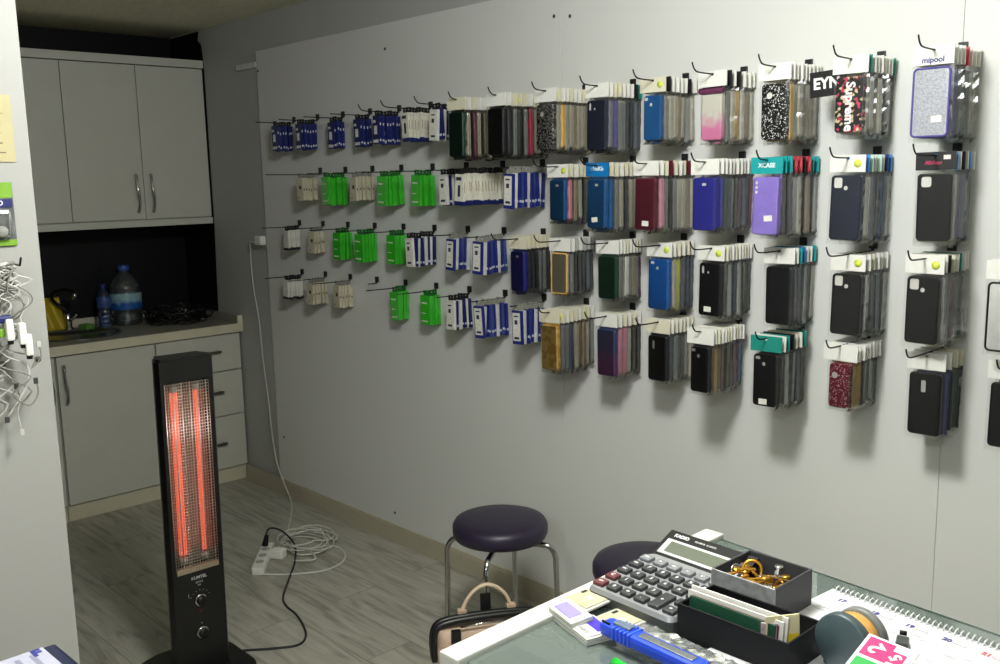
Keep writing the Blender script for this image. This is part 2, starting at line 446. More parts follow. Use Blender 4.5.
# upper cabinets
UX = -4.83
t = thing('wall_cabinet', 'long white wall cabinet with cornice and lower rail above the worktop', 'cabinet', (UX, 1.9, 1.385))
sub(MB().box(-5.199, UX - .018, 1.0, 2.438, 1.392, 2.19), 'carcass', CAB, t)
sub(MB().rbox(-5.199, UX + .004, 1.0, 2.443, 2.197, 2.238, .003), 'cornice', CAB, t)
sub(MB().rbox(-5.199, UX - .002, 1.0, 2.443, 1.385, 1.419, .003), 'lower_rail', CAB, t)
for y0, y1, hy in ((2.077, 2.436, 2.114), (1.709, 2.073, 2.036), (1.34, 1.705, None), (1.0, 1.336, None)):
    d = sub(MB().rbox(UX - .018, UX, y0, y1, 1.424, 2.193, .002), 'door', CAB, t)
    if hy: wave_handle(d, UX, hy, 1.459, 1.65)

# ------------------------------------------------------------------ socket, adapter and cords
t = thing('plug_adapter', 'white plug adapter in the wall beside the first panel joint', 'adapter', (-4.30, 2.447, 1.31))
MB().rbox(-.035, .035, -.012, -.0005, -.035, .035, .003).obj('socket_plate', mat('socket_white', (176, 176, 168), .5), t)
MB().rbox(-.028, .030, -.045, -.012, -.022, .024, .006).obj('plug', WHITE, t)
cord = [(-4.325, 2.405, 1.30), (-4.39, 2.41, 1.30), (-4.434, 2.436, 1.25), (-4.439, 2.437, 1.195), (-4.426, 2.437, 1.05), (-4.394, 2.437, .898), (-4.378, 2.438, .689), (-4.345, 2.436, .482), (-4.309, 2.424, .328), (-4.27, 2.42, .173), (-4.20, 2.415, .07), (-4.08, 2.38, .012), (-3.93, 2.29, .006), (-3.76, 2.17, .006), (-3.66, 2.10, .006), (-3.5, 2.05, .006), (-3.42, 2.12, .006), (-3.52, 2.20, .007), (-3.64, 2.15, .007), (-3.6, 2.05, .014), (-3.44, 2.03, .014), (-3.40, 2.13, .014), (-3.5, 2.21, .014), (-3.62, 2.19, .014), (-3.66, 2.12, .014), (-3.56, 2.00, .02), (-3.50, 1.98, .02)]
WCORD = mat('white_cord', (206, 206, 196), .5)
o = MB().tube(smooth_path(cord), .0038, 8).obj('extension_cord', WCORD)
tag(o, 'white cord running from the wall socket down to the floor coils', 'cord')
loopc = [(-3.425, 1.80, .006), (-3.36, 1.845, .005), (-3.29, 1.92, .005), (-3.235, 2.02, .005), (-3.25, 2.12, .005), (-3.33, 2.19, .005), (-3.43, 2.20, .005), (-3.47, 2.14, .005), (-3.42, 2.08, .021), (-3.33, 2.04, .021), (-3.42, 1.98, .006)]
o = MB().tube(smooth_path(loopc), .0038, 8).obj('white_floor_cord', WCORD); tag(o, 'white cord looping wide around the power strip on the floor', 'cord')
for i in range(2):
    pts = scribble(-3.53, 2.13, .026 + .012*i, .16, .13, .02, 2.2, 90+i, 50)
    o = MB().tube(pts, .003, 6).obj('coiled_cord', WCORD); tag(o, 'white cord coiled on the floor behind the power strip', 'cord', 'white cords coiled on the floor')
t = thing('power_strip', 'white power strip lying on the laminate floor', 'power strip', (-3.505, 1.895, 0), math.atan2(.19, -.235))
MB().rbox(-.14, .14, -.026, .026, .0, .036, .008).obj('housing', WHITE, t)
for k in (-.08, -.01, .06): MB().lathe([(.017, .0362), (.018, .0375), (.015, .0375), (.014, .0365)], 18, T(k, 0, 0)).obj('socket', mat('socket_grey', (170, 170, 162), .5), t)
o = MB().rbox(-.03, .03, -.022, .022, -.02, .02, .006).obj('white_plug', WHITE, None, (-3.50, 1.965, .022), (0, 0, .5)); tag(o, 'white plug block beside the power strip', 'plug')
bc = [(-3.585, 1.955, .05), (-3.60, 1.98, .10), (-3.58, 2.03, .085), (-3.50, 2.045, .04), (-3.40, 1.985, .008), (-3.26, 1.87, .005), (-3.133, 1.768, .005), (-3.05, 1.735, .005), (-2.97, 1.725, .005), (-2.872, 1.695, .005), (-2.79, 1.655, .005), (-2.755, 1.60, .005), (-2.80, 1.52, .005), (-2.86, 1.44, .005), (-2.885, 1.36, .008)]
o = MB().tube(smooth_path(bc), .0042, 8).obj('heater_cord', mat('black_cable', (20, 20, 22))); tag(o, 'black cord from the power strip to the tower heater', 'cord')
o2 = MB().tube([(-3.585, 1.95, .036), (-3.59, 1.965, .08)], .01, 10, radii=[.014, .009]).obj('plug', BLACK, o)

# ------------------------------------------------------------------ tower heater
t = thing('tower_heater', 'tall black tower heater with glowing orange elements', 'heater', (-2.835, 1.268, 0), rot=(-.0125, 0, 0))
HB = mat('heater_black', (13, 13, 14), .42)
# base, stands on the floor
pts = rrect(.34, .33, .10, 8)
MB().prism(pts, .0, .022, T(.0, 0, 0)).prism(rrect(.30, .29, .09, 8), .022, .036).obj('base', HB, t)
def hy(z): return -.004 - .010*(1 - z)          # slight lean of the column
prof = [(-.030, -.070), (.030, -.092), (.055, -.086), (.055, .086), (.035, .098), (-.030, .080)]
# column: lower casing, side rails, back, head; front opening for the grille
m = MB()
def ring(z, k=1.0): return [(x*k, y*k, z) for x, y in prof]
m.prism(prof, .036, .375)
m.prism(prof, .995, 1.062)
m.prism([(x*.93, y*.93) for x, y in prof], 1.062, 1.070)
m.prism([(.02, -.074), (.028, -.0915), (.055, -.086), (.055, -.074)], .375, .995).prism([(.02, .074), (.055, .074), (.055, .086), (.035, .098)], .375, .995)
m.prism([(-.030, -.0705), (.03, -.092), (.033, -.070), (-.022, -.066)], .375, .995)
m.prism([(.035, .098), (-.030, .080), (-.022, .070), (.033, .070)], .375, .995)
m.box(-.030, -.027, -.070, .080, .375, .995)
m.obj('housing', HB, t)
REFL = mat('heater_reflector', (150, 146, 136), .55, .7, var=.15, scale=60, bump=.3)
r_ = MB()
for s0 in (-.035, .035):
    pts = []
    for i in range(9):
        a = -PI/2 + PI*i/8; pts.append((.02 - .045*math.cos(a), s0 + .034*math.sin(a)))
    vs = [(x, y, .378) for x, y in pts] + [(x, y, .992) for x, y in pts]
    r_.add(vs, [(i, i+1, 10+i, 9+i) for i in range(8)], smooth=True)
r_.obj('reflector', REFL, t)
GLOW = mat('glowing_element', (255, 110, 70), .6, emit=(255, 104, 78), strength=.9)
for s0, rr in ((-.024, .0125), (.050, .0090)):
    MB().tube([(.005, s0, .42), (.005, s0, .955)], rr, 12).obj('heating_element', GLOW, t)
    for z in (.40, .965): MB().lathe([(.013, 0), (.013, .02)], 12, T(.005, s0, z - .01)).obj('element_holder', mat('ceramic_white', (220, 214, 200), .5), t)
g = MB()
GR = mat('grille_chrome', (214, 208, 196), .3, .75)
for i in range(17):
    y = -.072 + .144*i/16
    g.tube([(.052, y, .382), (.052, y, .99)], .0009 if i % 3 else .0022, 5)
for i in range(62):
    z = .386 + .602*i/61
    g.tube([(.0505, -.073, z), (.0505, .073, z)], .0013, 4)
g.obj('grille', GR, t)
MB().box(.048, .056, -.0705, .0705, .374, .392).obj('grille_trim', mat('trim_champagne', (205, 190, 165), .3, .8, var=.4, scale=300), t)
for z, s in ((.275, 1), (.165, 1)):
    k = MB().lathe([(.021, 0), (.021, .006), (.018, .008), (.0165, .008)], 28, T(.055, .0, z, 0, PI/2)).obj('knob_ring', CHROME, t)
    MB().lathe([(.0165, 0), (.0165, .014), (.014, .018), (0, .018)], 24, T(.055, 0, z, 0, PI/2)).box(.072, .0755, -.0015, .0015, z + .001, z + .014).obj('knob', HB, t)
TX = mat('silver_print', (190, 190, 190), .4)
def face_x(parent, s, size, y, z, m, x=.0556, bold=0):
    o = link('lettering', text_mesh(s, size, m, bold=bold), parent, (x, y, z), (PI/2, 0, PI/2)); return o
face_x(t, 'KUMTEL', .014, 0, .352, TX, bold=.0004); face_x(t, 'ISITICI', .009, 0, .336, TX); face_x(t, 'KH', .007, 0, .326, TX)
face_x(t, '(', .016, -.038, .30, TX); face_x(t, 'ON', .007, 0, .238, mat('red_print', (190, 40, 34), .5)); face_x(t, 'o', .01, 0, .197, TX)
dots = MB()
for i in range(7):
    a = PI*.15 + PI*.7*i/6; dots.lathe([(.0013, 0), (.0013, .0005)], 6, T(.0552, -.034*math.cos(a), .275 + .034*math.sin(a), 0, PI/2))
dots.obj('dial_marks', TX, t)

# ------------------------------------------------------------------ stools
def stool(x, y, label, rot):
    t = thing('round_stool', label, 'stool', (x, y, 0), rot, group='purple stools by the display wall')
    S = mat('purple_vinyl', (40, 33, 54), .42, var=.12, scale=40, bump=.1)
    MB().lathe([(.0, .425), (.135, .425), (.152, .430), (.158, .445), (.158, .468), (.150, .482), (.125, .490), (.07, .494), (0, .495)], 44).obj('seat', S, t)
    MB().lathe([(0, .415), (.10, .415), (.10, .425), (0, .425)], 24).obj('seat_plate', mat('dull_steel', (0, 0, 0)), t)
    for k in range(4):
        a = PI/4 + k*PI/2; c, s = math.cos(a), math.sin(a)
        path = [(c*.06, s*.06, .408), (c*.15, s*.15, .406), (c*.172, s*.172, .396), (c*.184, s*.184, .372), (c*.187, s*.187, .33), (c*.192, s*.192, .10), (c*.194, s*.194, .012)]
        lg = MB().tube(smooth_path(path, 4), .0095, 10).obj('leg', CHROME, t)
        MB().lathe([(.013, 0), (.013, .02), (.0105, .024)], 12, T(c*.194, s*.194, 0)).obj('foot_cap', BLACK, lg)
stool(-2.195, 2.055, 'purple round stool with chrome legs behind the handbag', math.radians(-13))
stool(-1.64, 2.12, 'purple round stool mostly hidden behind the calculator', math.radians(20))

# ------------------------------------------------------------------ handbag
t = thing('handbag', 'beige handbag with black frame standing on the floor before the stool', 'bag', (-1.945, 1.765, 0), math.radians(60))
BEI = mat('beige_leather', (186, 160, 140), .5, var=.08, scale=18, bump=.3)
bm = bmesh.new(); nu = 20; nz = 9; grid = []
for j in range(nz+1):
    z = .005 + .305*j/nz; row = []
    for i in range(nu):
        a = 2*PI*i/nu; ex = .5
        wx = .165 - .012*(j/nz); wy = .085*(1 - .68*(j/nz)**1.4)
        cx = math.copysign(abs(math.cos(a))**ex, math.cos(a)); sy = math.copysign(abs(math.sin(a))**ex, math.sin(a))
        d = .005*math.sin(5*a + j)*(1 if 0 < j < nz else 0)
        row.append(bm.verts.new((cx*wx + d, sy*(wy + d), z)))
    grid.append(row)
for j in range(nz):
    for i in range(nu): bm.faces.new((grid[j][i], grid[j][(i+1) % nu], grid[j+1][(i+1) % nu], grid[j+1][i]))
bm.faces.new(grid[0][::-1]); bm.faces.new(grid[-1])
MB().bm(bm, smooth=True).obj('body', BEI, t)
fr = [(-.163, 0, .215), (-.166, 0, .26), (-.16, 0, .305), (-.135, 0, .325), (-.06, 0, .332), (.06, 0, .332), (.135, 0, .325), (.16, 0, .305), (.166, 0, .26), (.163, 0, .215)]
BL = mat('black_leather', (16, 17, 20), .38)
for s in (-1, 1):
    MB().tube(smooth_path([(x, s*.010, z) for x, y, z in fr], 4), .0105, 10).obj('frame_trim', BL, t)
MB().tube([(-.09, -.036, .322), (-.02, -.037, .327), (.05, -.036, .325)], .003, 6).obj('zip', CHROME, t)
for sx in (-.105, .08):
    MB().rbox(sx - .014, sx + .014, -.05, -.034, .268, .318, .003).obj('tab', BL, t)
    MB().tube([(sx + .012*math.cos(a), -.052, .262 + .012*math.sin(a)) for a in [2*PI*k/14 for k in range(15)]], .002, 6).obj('ring', CHROME, t)
hp = [(-.075, .02, .325), (-.068, .02, .36), (-.04, .02, .40), (0, .02, .418), (.04, .02, .40), (.066, .02, .365), (.073, .02, .325)]
MB().tube(smooth_path(hp, 5), .0058, 10).obj('handle', mat('cream_leather', (206, 186, 160), .5), t)
for sx in (-.075, .073): MB().rbox(sx - .014, sx + .014, .008, .028, .325, .352, .003).obj('handle_loop', BEI, t)
MB().rbox(-.016, .016, .032, .037, .25, .385, .002).obj('strap', BL, t)

# ------------------------------------------------------------------ display counter
t = thing('display_counter', 'white showcase counter with a green-tinted glass top', 'counter', (-.5, .95, 0))
CW = mat('counter_white', (198, 200, 194), .4, var=.02)
sub(MB().rbox(-.880, -.844, .712, 1.300, 0, 1.008, .003), 'side_panel', CW, t)
sub(MB().rbox(-.830, .60, .70, .728, 0, .992, .003), 'back_panel', CW, t)
sub(MB().rbox(.60, .63, .70, 1.20, 0, .992, .003), 'side_panel', CW, t)
sub(MB().box(-.830, .60, .73, 1.15, 0, .45), 'base', CW, t)
sub(MB().rbox(-.830, .60, .73, 1.15, .74, .76, .002), 'shelf', mat('counter_shelf', (214, 220, 212), .35), t)
GLASS = clear_mat('tinted_glass', (214, 232, 224), .10, .25, .03, (186, 204, 194))
gl = MB().prism([(-.843, .728), (.60, .728), (.60, 1.176), (-.843, 1.289)], .992, 1.0)
sub(gl, 'glass_top', GLASS, t)
EDGE = mat('glass_edge_green', (44, 62, 54), .15)
e = MB().prism([(-.843, 1.289), (.60, 1.176), (.60, 1.180), (-.843, 1.293)], .9915, 1.0005)
sub(e, 'glass_edge', EDGE, t)
sub(MB().prism([(-.826, 1.255), (.60, 1.145), (.60, 1.151), (-.826, 1.261)], .45, .990), 'front_glass', GLASS, t)
for i in range(5):   # strips of goods boxes under the glass
    x = -.80 + .24*i
    o = MB().rbox(x, x + .19, .78 , 1.08, .7605, .80, .004).obj('goods_box', mat('pale_box_%d' % (i % 2), [(206, 212, 204), (190, 200, 192)][i % 2], .5, var=.08))
    tag(o, 'pale flat box lying on the shelf under the counter glass', 'box', 'pale boxes under the counter glass')

# ------------------------------------------------------------------ calculator
t = thing('calculator', 'grey desk calculator with tilted black display panel on the counter', 'calculator', (-.779, .965, 1.0005), math.radians(-2))
CG = mat('calculator_grey', (150, 152, 156), .4, .3)
def wz(y): return .021 + .012*y/.20
bodyp = rrect(.155, .145, .012, 5, 0, .0725)
m = MB(); n = len(bodyp)
m.add([(x, y, .001) for x, y in bodyp] + [(x*1.0, y, wz(y) - .006) for x, y in bodyp], [tuple(range(n))[::-1]] + [(i, (i+1) % n, n+(i+1) % n, n+i) for i in range(n)], mi=1)
top2 = [(x*.965, .0725 + (y-.0725)*.965) for x, y in bodyp]
m.add([(x, y, wz(y) - .006) for x, y in bodyp] + [(x, y, wz(y)) for x, y in top2], [(i, (i+1) % n, n+(i+1) % n, n+i) for i in range(n)] + [tuple(range(n, 2*n))])
m.obj('body', [CG, mat('calculator_dark_side', (72, 74, 74), .4)], t)
tilt = math.radians(24)
dp = MB(); TD = T(0, .140, .026, tilt)
dp.rbox(-.079, .079, 0, .062, -.012, .0, .002, TD).box(-.07, .07, .135, .150, .002, .022).box(-.07, .07, .16, .19, .001, .02)
dp.obj('display_panel', BLACK, t)
MB().rbox(-.070, .070, .010, .042, .0003, .0018, .0006, TD).obj('display_frame', mat('silver_frame', (196, 198, 200), .35, .5), t)
MB().rbox(-.060, .066, .015, .037, .0016, .0024, .0003, TD).obj('screen', mat('lcd_green_grey', (96, 102, 90), .2), t)
o = link('lettering', text_mesh('KADIO', .0085, mat('white_print', (230, 230, 230), .5), bold=.0003), t); o.matrix_local = TD @ T(-.052, .052, .0004)
o = link('lettering', text_mesh('KD-3851B  12 DIGITS', .0042, mat('white_print', (0, 0, 0))), t); o.matrix_local = TD @ T(-.008, .052, .0004)
KD = mat('key_grey', (52, 54, 56), .4); KR = mat('key_red', (96, 46, 52), .4); KS = mat('key_silver', (122, 124, 128), .4)
rows = [['ON', '0', '00', '.', None, '='], ['C', '1', '2', '3', '+', '-'], ['MC', '4', '5', '6', 'x', '/'], ['MR', '7', '8', '9', '%', 'M+'], ['MU', '>', 'GT', '+/-', 'V', 'TAX']]
for r in range(5):
    for c in range(6):
        x = -.0625 + .025*c; y = .016 + .0255*r
        if rows[r][c] is None: continue
        h = .016; y0 = y - .008
        if r == 1 and c == 4: y0 = .008; h = .0415
        km = KR if (c == 0 and r < 2) else (KS if r == 4 else KD)
        th = math.atan(.012/.20); z = wz(y)
        K = T(x, y, z, th)
        kk = MB().rbox(-.0095, .0095, y0 - y, y0 - y + h, -.001, .0055, .0022, K).obj('key', km, t)
        q = link('lettering', text_mesh(rows[r][c], .0085 if len(rows[r][c]) < 2 else .005, mat('white_print', (0, 0, 0)), bold=.0002), kk); q.matrix_local = K @ T(0, y0 - y + h/2, .0056)

# ------------------------------------------------------------------ black box of cards
def open_box(name, label, cat, w_, d_, h, cx, cy, rz, m, th=.003, z=1.0005, labelmat=None):
    t = thing(name, label, cat, (cx, cy, z), rz)
    MB().box(-w_/2, w_/2, -d_/2, d_/2, 0, th).obj('bottom', m, t)
    MB().rbox(-w_/2, w_/2, -d_/2, -d_/2 + th, th, h, .0008).obj('front_wall', labelmat or m, t)
    MB().rbox(-w_/2, w_/2, d_/2 - th, d_/2, th, h, .0008).obj('rear_wall', m, t)
    for s in (-1, 1):
        x0, x1 = (w_/2 - th, w_/2) if s > 0 else (-w_/2, -w_/2 + th)
        MB().rbox(x0, x1, -d_/2 + th, d_/2 - th, th, h, .0008).obj('side_wall', m, t)
    return t
BB = mat('black_card_box', (12, 13, 17), .6, spec=.2)
pb = open_box('card_box', 'open black box holding cards, standing in front of the clip box', 'box', .160, .082, .047, -.615, 1.005, 0, BB)
cards = [('green_card', (26, 74, 52), -.020, .050, .125, 'dark green card standing foremost in the black box'),
         ('white_card', (226, 224, 218), -.013, .054, .140, 'white card with dark red border behind the green card'),
         ('white_card', (232, 230, 226), -.005, .057, .142, 'plain white card at the back of the black box'),
         ('white_card', (222, 220, 216), .003, .053, .138, 'greyish white card between two white ones in the black box')]
for nm, col, dy, hh, ww, lb in cards:
    o = MB().rbox(-ww/2, ww/2, -.0012, .0012, 0, hh, .0006).obj(nm, mat(nm + '_%d' % col[0], col, .5), None, (-.627, 1.0 + dy, 1.0037), (math.radians(-6), 0, 0))
    tag(o, lb, 'card')
    if dy == -.013:
        MB().rbox(-ww/2 + .006, ww/2 - .006, -.0018, -.0011, hh - .008, hh - .006, .0001).box(ww/2 - .008, ww/2 - .006, -.0018, -.0011, .01, hh - .007).obj('border', mat('dark_red_print', (96, 24, 34), .5), o)
o = MB().rbox(-.022, .022, -.0012, .0012, 0, .058, .0005).obj('note_card', mat('cream_paper', (226, 218, 176), .7), None, (-.561, .998, 1.0037), (math.radians(-5), 0, math.radians(55)))
tag(o, 'cream and yellow note sticking out of the black box corner', 'note')
MB().rbox(-.0215, .0215, -.0017, -.0011, .01, .034, .0001).obj('yellow_band', mat('yellow_paper', (226, 200, 40), .6), o)
o = MB().rbox(-.012, .012, -.001, .001, 0, .05, .0004).obj('photo_card', mat('pinkish_photo', (190, 170, 180), .4, var=.5, scale=90), None, (-.570, .984, 1.0037), (math.radians(-4), 0, math.radians(35)))
tag(o, 'small pinkish card slanting beside the cream note', 'card')

# ------------------------------------------------------------------ clip box
GREYB = mat('grey_card_box', (66, 66, 68), .55, var=.1, spec=.3); SILV = mat('silver_print_label', (150, 152, 154), .4, var=.25, scale=80)
open_box('clip_box', 'open grey carton full of brass keys and clips on the counter', 'box', .100, .096, .056, -.664, 1.117, math.radians(-1), GREYB, labelmat=SILV)
BR = mat('brass', (214, 160, 60), .28, .9)
def ringo(name, c, r, wr, eul, m, label, cat, group=None):
    o = MB().tube([(r*math.cos(2*PI*k/24), r*math.sin(2*PI*k/24), 0) for k in range(25)], wr, 7, cap=False).obj(name, m, None, c, eul)
    tag(o, label, cat, group); return o
ringo('brass_ring', (-.679, 1.117, 1.050), .013, .0022, (math.radians(70), .2, .5), BR, 'large brass ring standing upright in the grey carton', 'ring')
ringo('brass_ring', (-.632, 1.110, 1.041), .009, .0016, (math.radians(75), -.2, -.3), BR, 'smaller brass ring near the right wall of the grey carton', 'ring')
for i in range(26):
    r = random.Random(i+300); L_ = r.uniform(.018, .03)
    x = -.664 + r.uniform(-.028, .03); y = 1.114 + r.uniform(-.026, .026); z = 1.024 + .0013*i
    m_ = BR if i % 4 else mat('nickel', (206, 206, 204), .2, .9)
    k = MB().rbox(0, L_, -.002, .002, -.0009, .0009, .0004)
    k.lathe([(.0062, -.0009), (.0062, .0009)], 12, T(-.004, 0, 0))
    for j in range(3): k.box(L_*.5 + .004*j, L_*.5 + .004*j + .002, -.0035, -.002, -.0008, .0008)
    o = k.obj('small_key', m_, None, (x, y, z), (r.uniform(-.4, .4), r.uniform(-.35, .35), r.uniform(0, 6.2)))
    tag(o, 'small %s key in the heap inside the grey carton' % ('brass' if i % 4 else 'nickel'), 'key', '%s keys heaped in the grey carton' % ('brass' if i % 4 else 'nickel'))
ringo('brass_ring', (-.70, 1.112, 1.043), .010, .0012, (math.radians(60), .3, 1.2), mat('nickel', (0, 0, 0)), 'thin nickel ring leaning on the left side of the carton', 'ring')

# ------------------------------------------------------------------ wall calendar pad
a6 = math.radians(-5.5)
t = thing('desk_calendar', 'white spiral-bound calendar page with purple dates lying on the glass', 'calendar', (-.617, 1.233, 1.0008), a6)
CAL = mat('calendar_paper', (202, 202, 207), .6, var=.02)
MB().rbox(0, .56, -.36, 0, 0, .0035, .0006).obj('pages', CAL, t)
sp = MB()
for i in range(74):
    x = .008 + .0075*i
    sp.tube([(x, -.006, .0036), (x, -.003, .008), (x, .003, .009), (x, .0065, .005), (x, .0055, .0015)], .0011, 5)
sp.obj('spiral_binding', mat('binding_white', (206, 208, 208), .4), t)
PUR = mat('purple_print', (58, 48, 130), .5); REDP = mat('date_red', (196, 70, 80), .5); FAINT = mat('faint_grey_print', (196, 198, 204), .6)
for i, s in enumerate(['17', '18', '19', '20', '21']):
    link('lettering', text_mesh(s, .0115, REDP if s == '21' else PUR, bold=.0004), t, (.031 + .050*i, -.026, .0037))
    link('lettering', text_mesh('Temmuz', .0055, mat('pale_red_print', (226, 180, 180), .6) if s == '21' else FAINT), t, (.047 + .050*i, -.028, .0037))
    link('lettering', text_mesh('24', .0135, REDP if s == '21' else PUR, bold=.0004), t, (.024 + .050*i, -.128, .0037)) if i > 2 else None
gr = MB()
for i in range(11): gr.box(.004 + .05*i, .0047 + .05*i, -.355, -.012, .0034, .0038)
for j in range(1, 4): gr.box(.004, .555, -.012 - .10*j, -.0113 - .10*j, .0034, .0038)
gr.obj('ruled_lines', FAINT, t)
pen = MB()
r = random.Random(5)
for i in range(24):
    x = .01 + r.uniform(0, .24); y = -.045 - r.uniform(0, .06)
    pen.box(x, x + r.uniform(.006, .018), y, y + .0009, .0036, .0040)
pen.obj('handwriting', mat('pencil_grey', (176, 178, 186), .7), t)

# ------------------------------------------------------------------ tape dispenser
t = thing('tape_dispenser', 'dark teal tape dispenser holding a roll of amber tape', 'dispenser', (-.492, 1.045, 1.0045), math.radians(-8))
TE = mat('dark_teal_plastic', (62, 78, 82), .4)
def disc(y0, y1, r, zc, m, name, hub=0):
    pr = [(hub, 0), (r - .002, 0), (r, .002), (r, y1 - y0 - .002), (r - .002, y1 - y0), (hub, y1 - y0)]
    return MB().lathe(pr, 36, T(0, y1, zc, PI/2)).obj(name, m, t)
disc(-.030, -.016, .037, .037, TE, 'side_plate'); 
disc(-.0145, .0055, .032, .036, mat('amber_tape', (214, 160, 84), .3), 'tape_roll', .018)
disc(.007, .018, .035, .036, mat('grey_housing', (110, 114, 112), .45), 'side_plate')
MB().rbox(-.028, .030, -.024, .012, 0, .010, .003).rbox(.022, .05, -.014, .003, .002, .03, .002).obj('base', TE, t)
MB().lathe([(.017, 0), (.017, .022)], 20, T(0, .005, .036, PI/2)).obj('hub', BLACK, t)

# ------------------------------------------------------------------ coloured card, clip, knife, packs
t = thing('puzzle_card', 'white card with magenta and green blocks leaning on the tape dispenser', 'card', (-.438, .972, 1.052), rot=(math.radians(14), math.radians(4), math.radians(2)))
MB().rbox(-.024, .034, -.06, .048, 0, .003, .001).obj('card', mat('card_white', (238, 238, 238), .4), t)
MB().rbox(-.020, .024, -.030, .006, .003, .0036, .0003).obj('green_block', mat('card_green', (40, 160, 72), .4), t)
MB().rbox(-.020, .010, .011, .044, .003, .0036, .0003).rbox(.010, .026, .015, .034, .003, .0036, .0003).obj('magenta_block', mat('card_magenta', (214, 44, 112), .4), t)
link('lettering', text_mesh('2', .026, mat('white_print', (0, 0, 0)), bold=.0006), t, (-.006, .028, .0038), (0, 0, 2.4))
link('lettering', text_mesh('5', .018, mat('white_print', (0, 0, 0)), bold=.0006), t, (.017, .025, .0038), (0, 0, 2.4))
link('lettering', text_mesh('1', .018, mat('white_print', (0, 0, 0)), bold=.0004), t, (.0, -.012, .0038))
t = thing('clamp_clip', 'small grey plastic clip standing on the calendar page', 'clip', (-.440, 1.056, 1.0045), math.radians(20))
GP = mat('grey_clip_plastic', (118, 124, 122), .35, var=.15)
MB().rbox(-.009, .009, -.016, .012, 0, .042, .004).obj('body', GP, t)
MB().rbox(-.007, .007, -.012, .010, .040, .050, .002).obj('jaw', mat('dark_clip', (56, 60, 60), .4), t)
MB().tube([(-.004, .012, .052), (.004, .012, .052)], .003, 8).obj('pin', BLACK, t)

t = thing('utility_knife', 'blue retractable utility knife lying across the memory card packs', 'knife', (-.752, .893, 1.012), math.radians(-3))
BLU = mat('blue_knife_plastic', (36, 72, 214), .3)
MB().rbox(-.006, .155, -.013, .013, 0, .017, .006).obj('handle', BLU, t)
for i in range(5): MB().rbox(.018 + .0065*i, .021 + .0065*i, -.0142, .0142, .001, .0182, .001).obj('grip_rib', mat('blue_rib', (60, 96, 232), .3), t)
MB().rbox(.055, .14, -.006, .006, .0165, .0185, .001).obj('blade_channel', mat('steel_channel', (170, 176, 178), .25, .9), t)
MB().rbox(.012, .04, -.005, .008, .0168, .021, .002).obj('slider', mat('slider_grey', (96, 112, 130), .4), t)
MB().tube([(-.004, -.007, .0175), (.01, -.008, .0178)], .0015, 6).obj('end_slot', BLACK, t)
bm = bmesh.new(); bmesh.ops.create_grid(bm, x_segments=26, y_segments=8, size=.5)
r = random.Random(9)
for v in bm.verts: v.co = Vector((v.co.x*.15, v.co.y*.06, r.uniform(-.002, .002)))
o = MB().bm(bm).obj('plastic_wrap', clear_mat('crinkled_wrap', (246, 248, 248), .22, .12, .2), None, (-.665, .922, 1.012), (math.radians(-6), 0, math.radians(-3)))
so = o.modifiers.new('s', 'SOLIDIFY'); so.thickness = .0006
tag(o, 'crumpled clear plastic wrap between knife and black box', 'wrapper')
o = MB().tube([(0, 0, 0), (.035, -.006, 0)], .011, 12, radii=[.006, .007]).obj('green_marker', mat('green_plastic', (36, 178, 52), .3), None, (-.700, .842, 1.010)); tag(o, 'green plastic cap peeking out below the blue knife', 'cap')
o = MB().rbox(-.02, .02, -.012, .012, 0, .004, .001).obj('white_slip', WHITE, None, (-.60, .905, 1.001), (0, 0, -.2)); tag(o, 'white paper slip in front of the black card box', 'paper')

def card_pack(label, x, y, z, rz, w_, d_, h, n, top, art, rx=0, ry=0):
    t = thing('card_pack', label, 'pack', (x, y, z), rot=(rx, ry, rz))
    for i in range(n):
        zz = h*i/n
        MB().rbox(-w_/2 + .001*(i % 2), w_/2 + .001*(i % 2), -d_/2, d_/2, zz, zz + h/n - .0006, .0004).obj('blister_card', mat('pack_white_%d' % (i % 2), [(228, 228, 222), (190, 190, 184)][i % 2], .4), t)
    MB().rbox(-w_/2 + .004, w_/2 - .004, -d_/2 + .005, d_/2 - .004, h, h + .0006, .0002).obj('printed_front', mat(top[0], top[1], .4, var=.12, scale=70), t)
    for (x0, x1, y0, y1, mm) in art:
        MB().rbox(x0, x1, y0, y1, h + .0006, h + .0012, .0002).obj('print', mm, t)
    return t
ORG = mat('orange_print', (226, 196, 140), .5); VIO = mat('violet_print', (70, 52, 190), .4); BLK = mat('black_print', (24, 24, 26), .5); LAV = mat('lavender_print', (150, 140, 206), .4)
card_pack('cream memory card pack nearest the white rail on the counter', -.838, .948, 1.0088, -.05, .052, .056, .004, 2, ('pack_cream', (184, 180, 152)),
          [(-.018, .014, -.022, -.013, ORG), (-.020, -.015, .008, .018, BLK), (-.004, .008, .0, .006, mat('white_print', (0, 0, 0)))])
card_pack('cream memory card pack tucked partly under the calculator', -.776, .940, 1.0010, -.1, .055, .056, .004, 2, ('pack_cream', (184, 180, 152)),
          [(-.020, -.015, .008, .018, BLK), (0, .012, .002, .009, mat('white_print', (0, 0, 0)))])
card_pack('lavender fronted stack of card packs at the rail', -.822, .898, 1.0005, -.30, .062, .034, .018, 5, ('pack_lavender', (206, 204, 222)), [(-.022, .02, -.012, .008, LAV)], rx=.1)
card_pack('thick stack of card packs with violet print under the knife', -.783, .892, 1.0005, -.30, .058, .046, .010, 4, ('pack_pale', (224, 224, 224)), [(-.024, .020, .0, .018, VIO), (-.02, .016, -.016, -.010, mat('grey_barcode', (150, 150, 150), .5, var=.6, scale=400))])

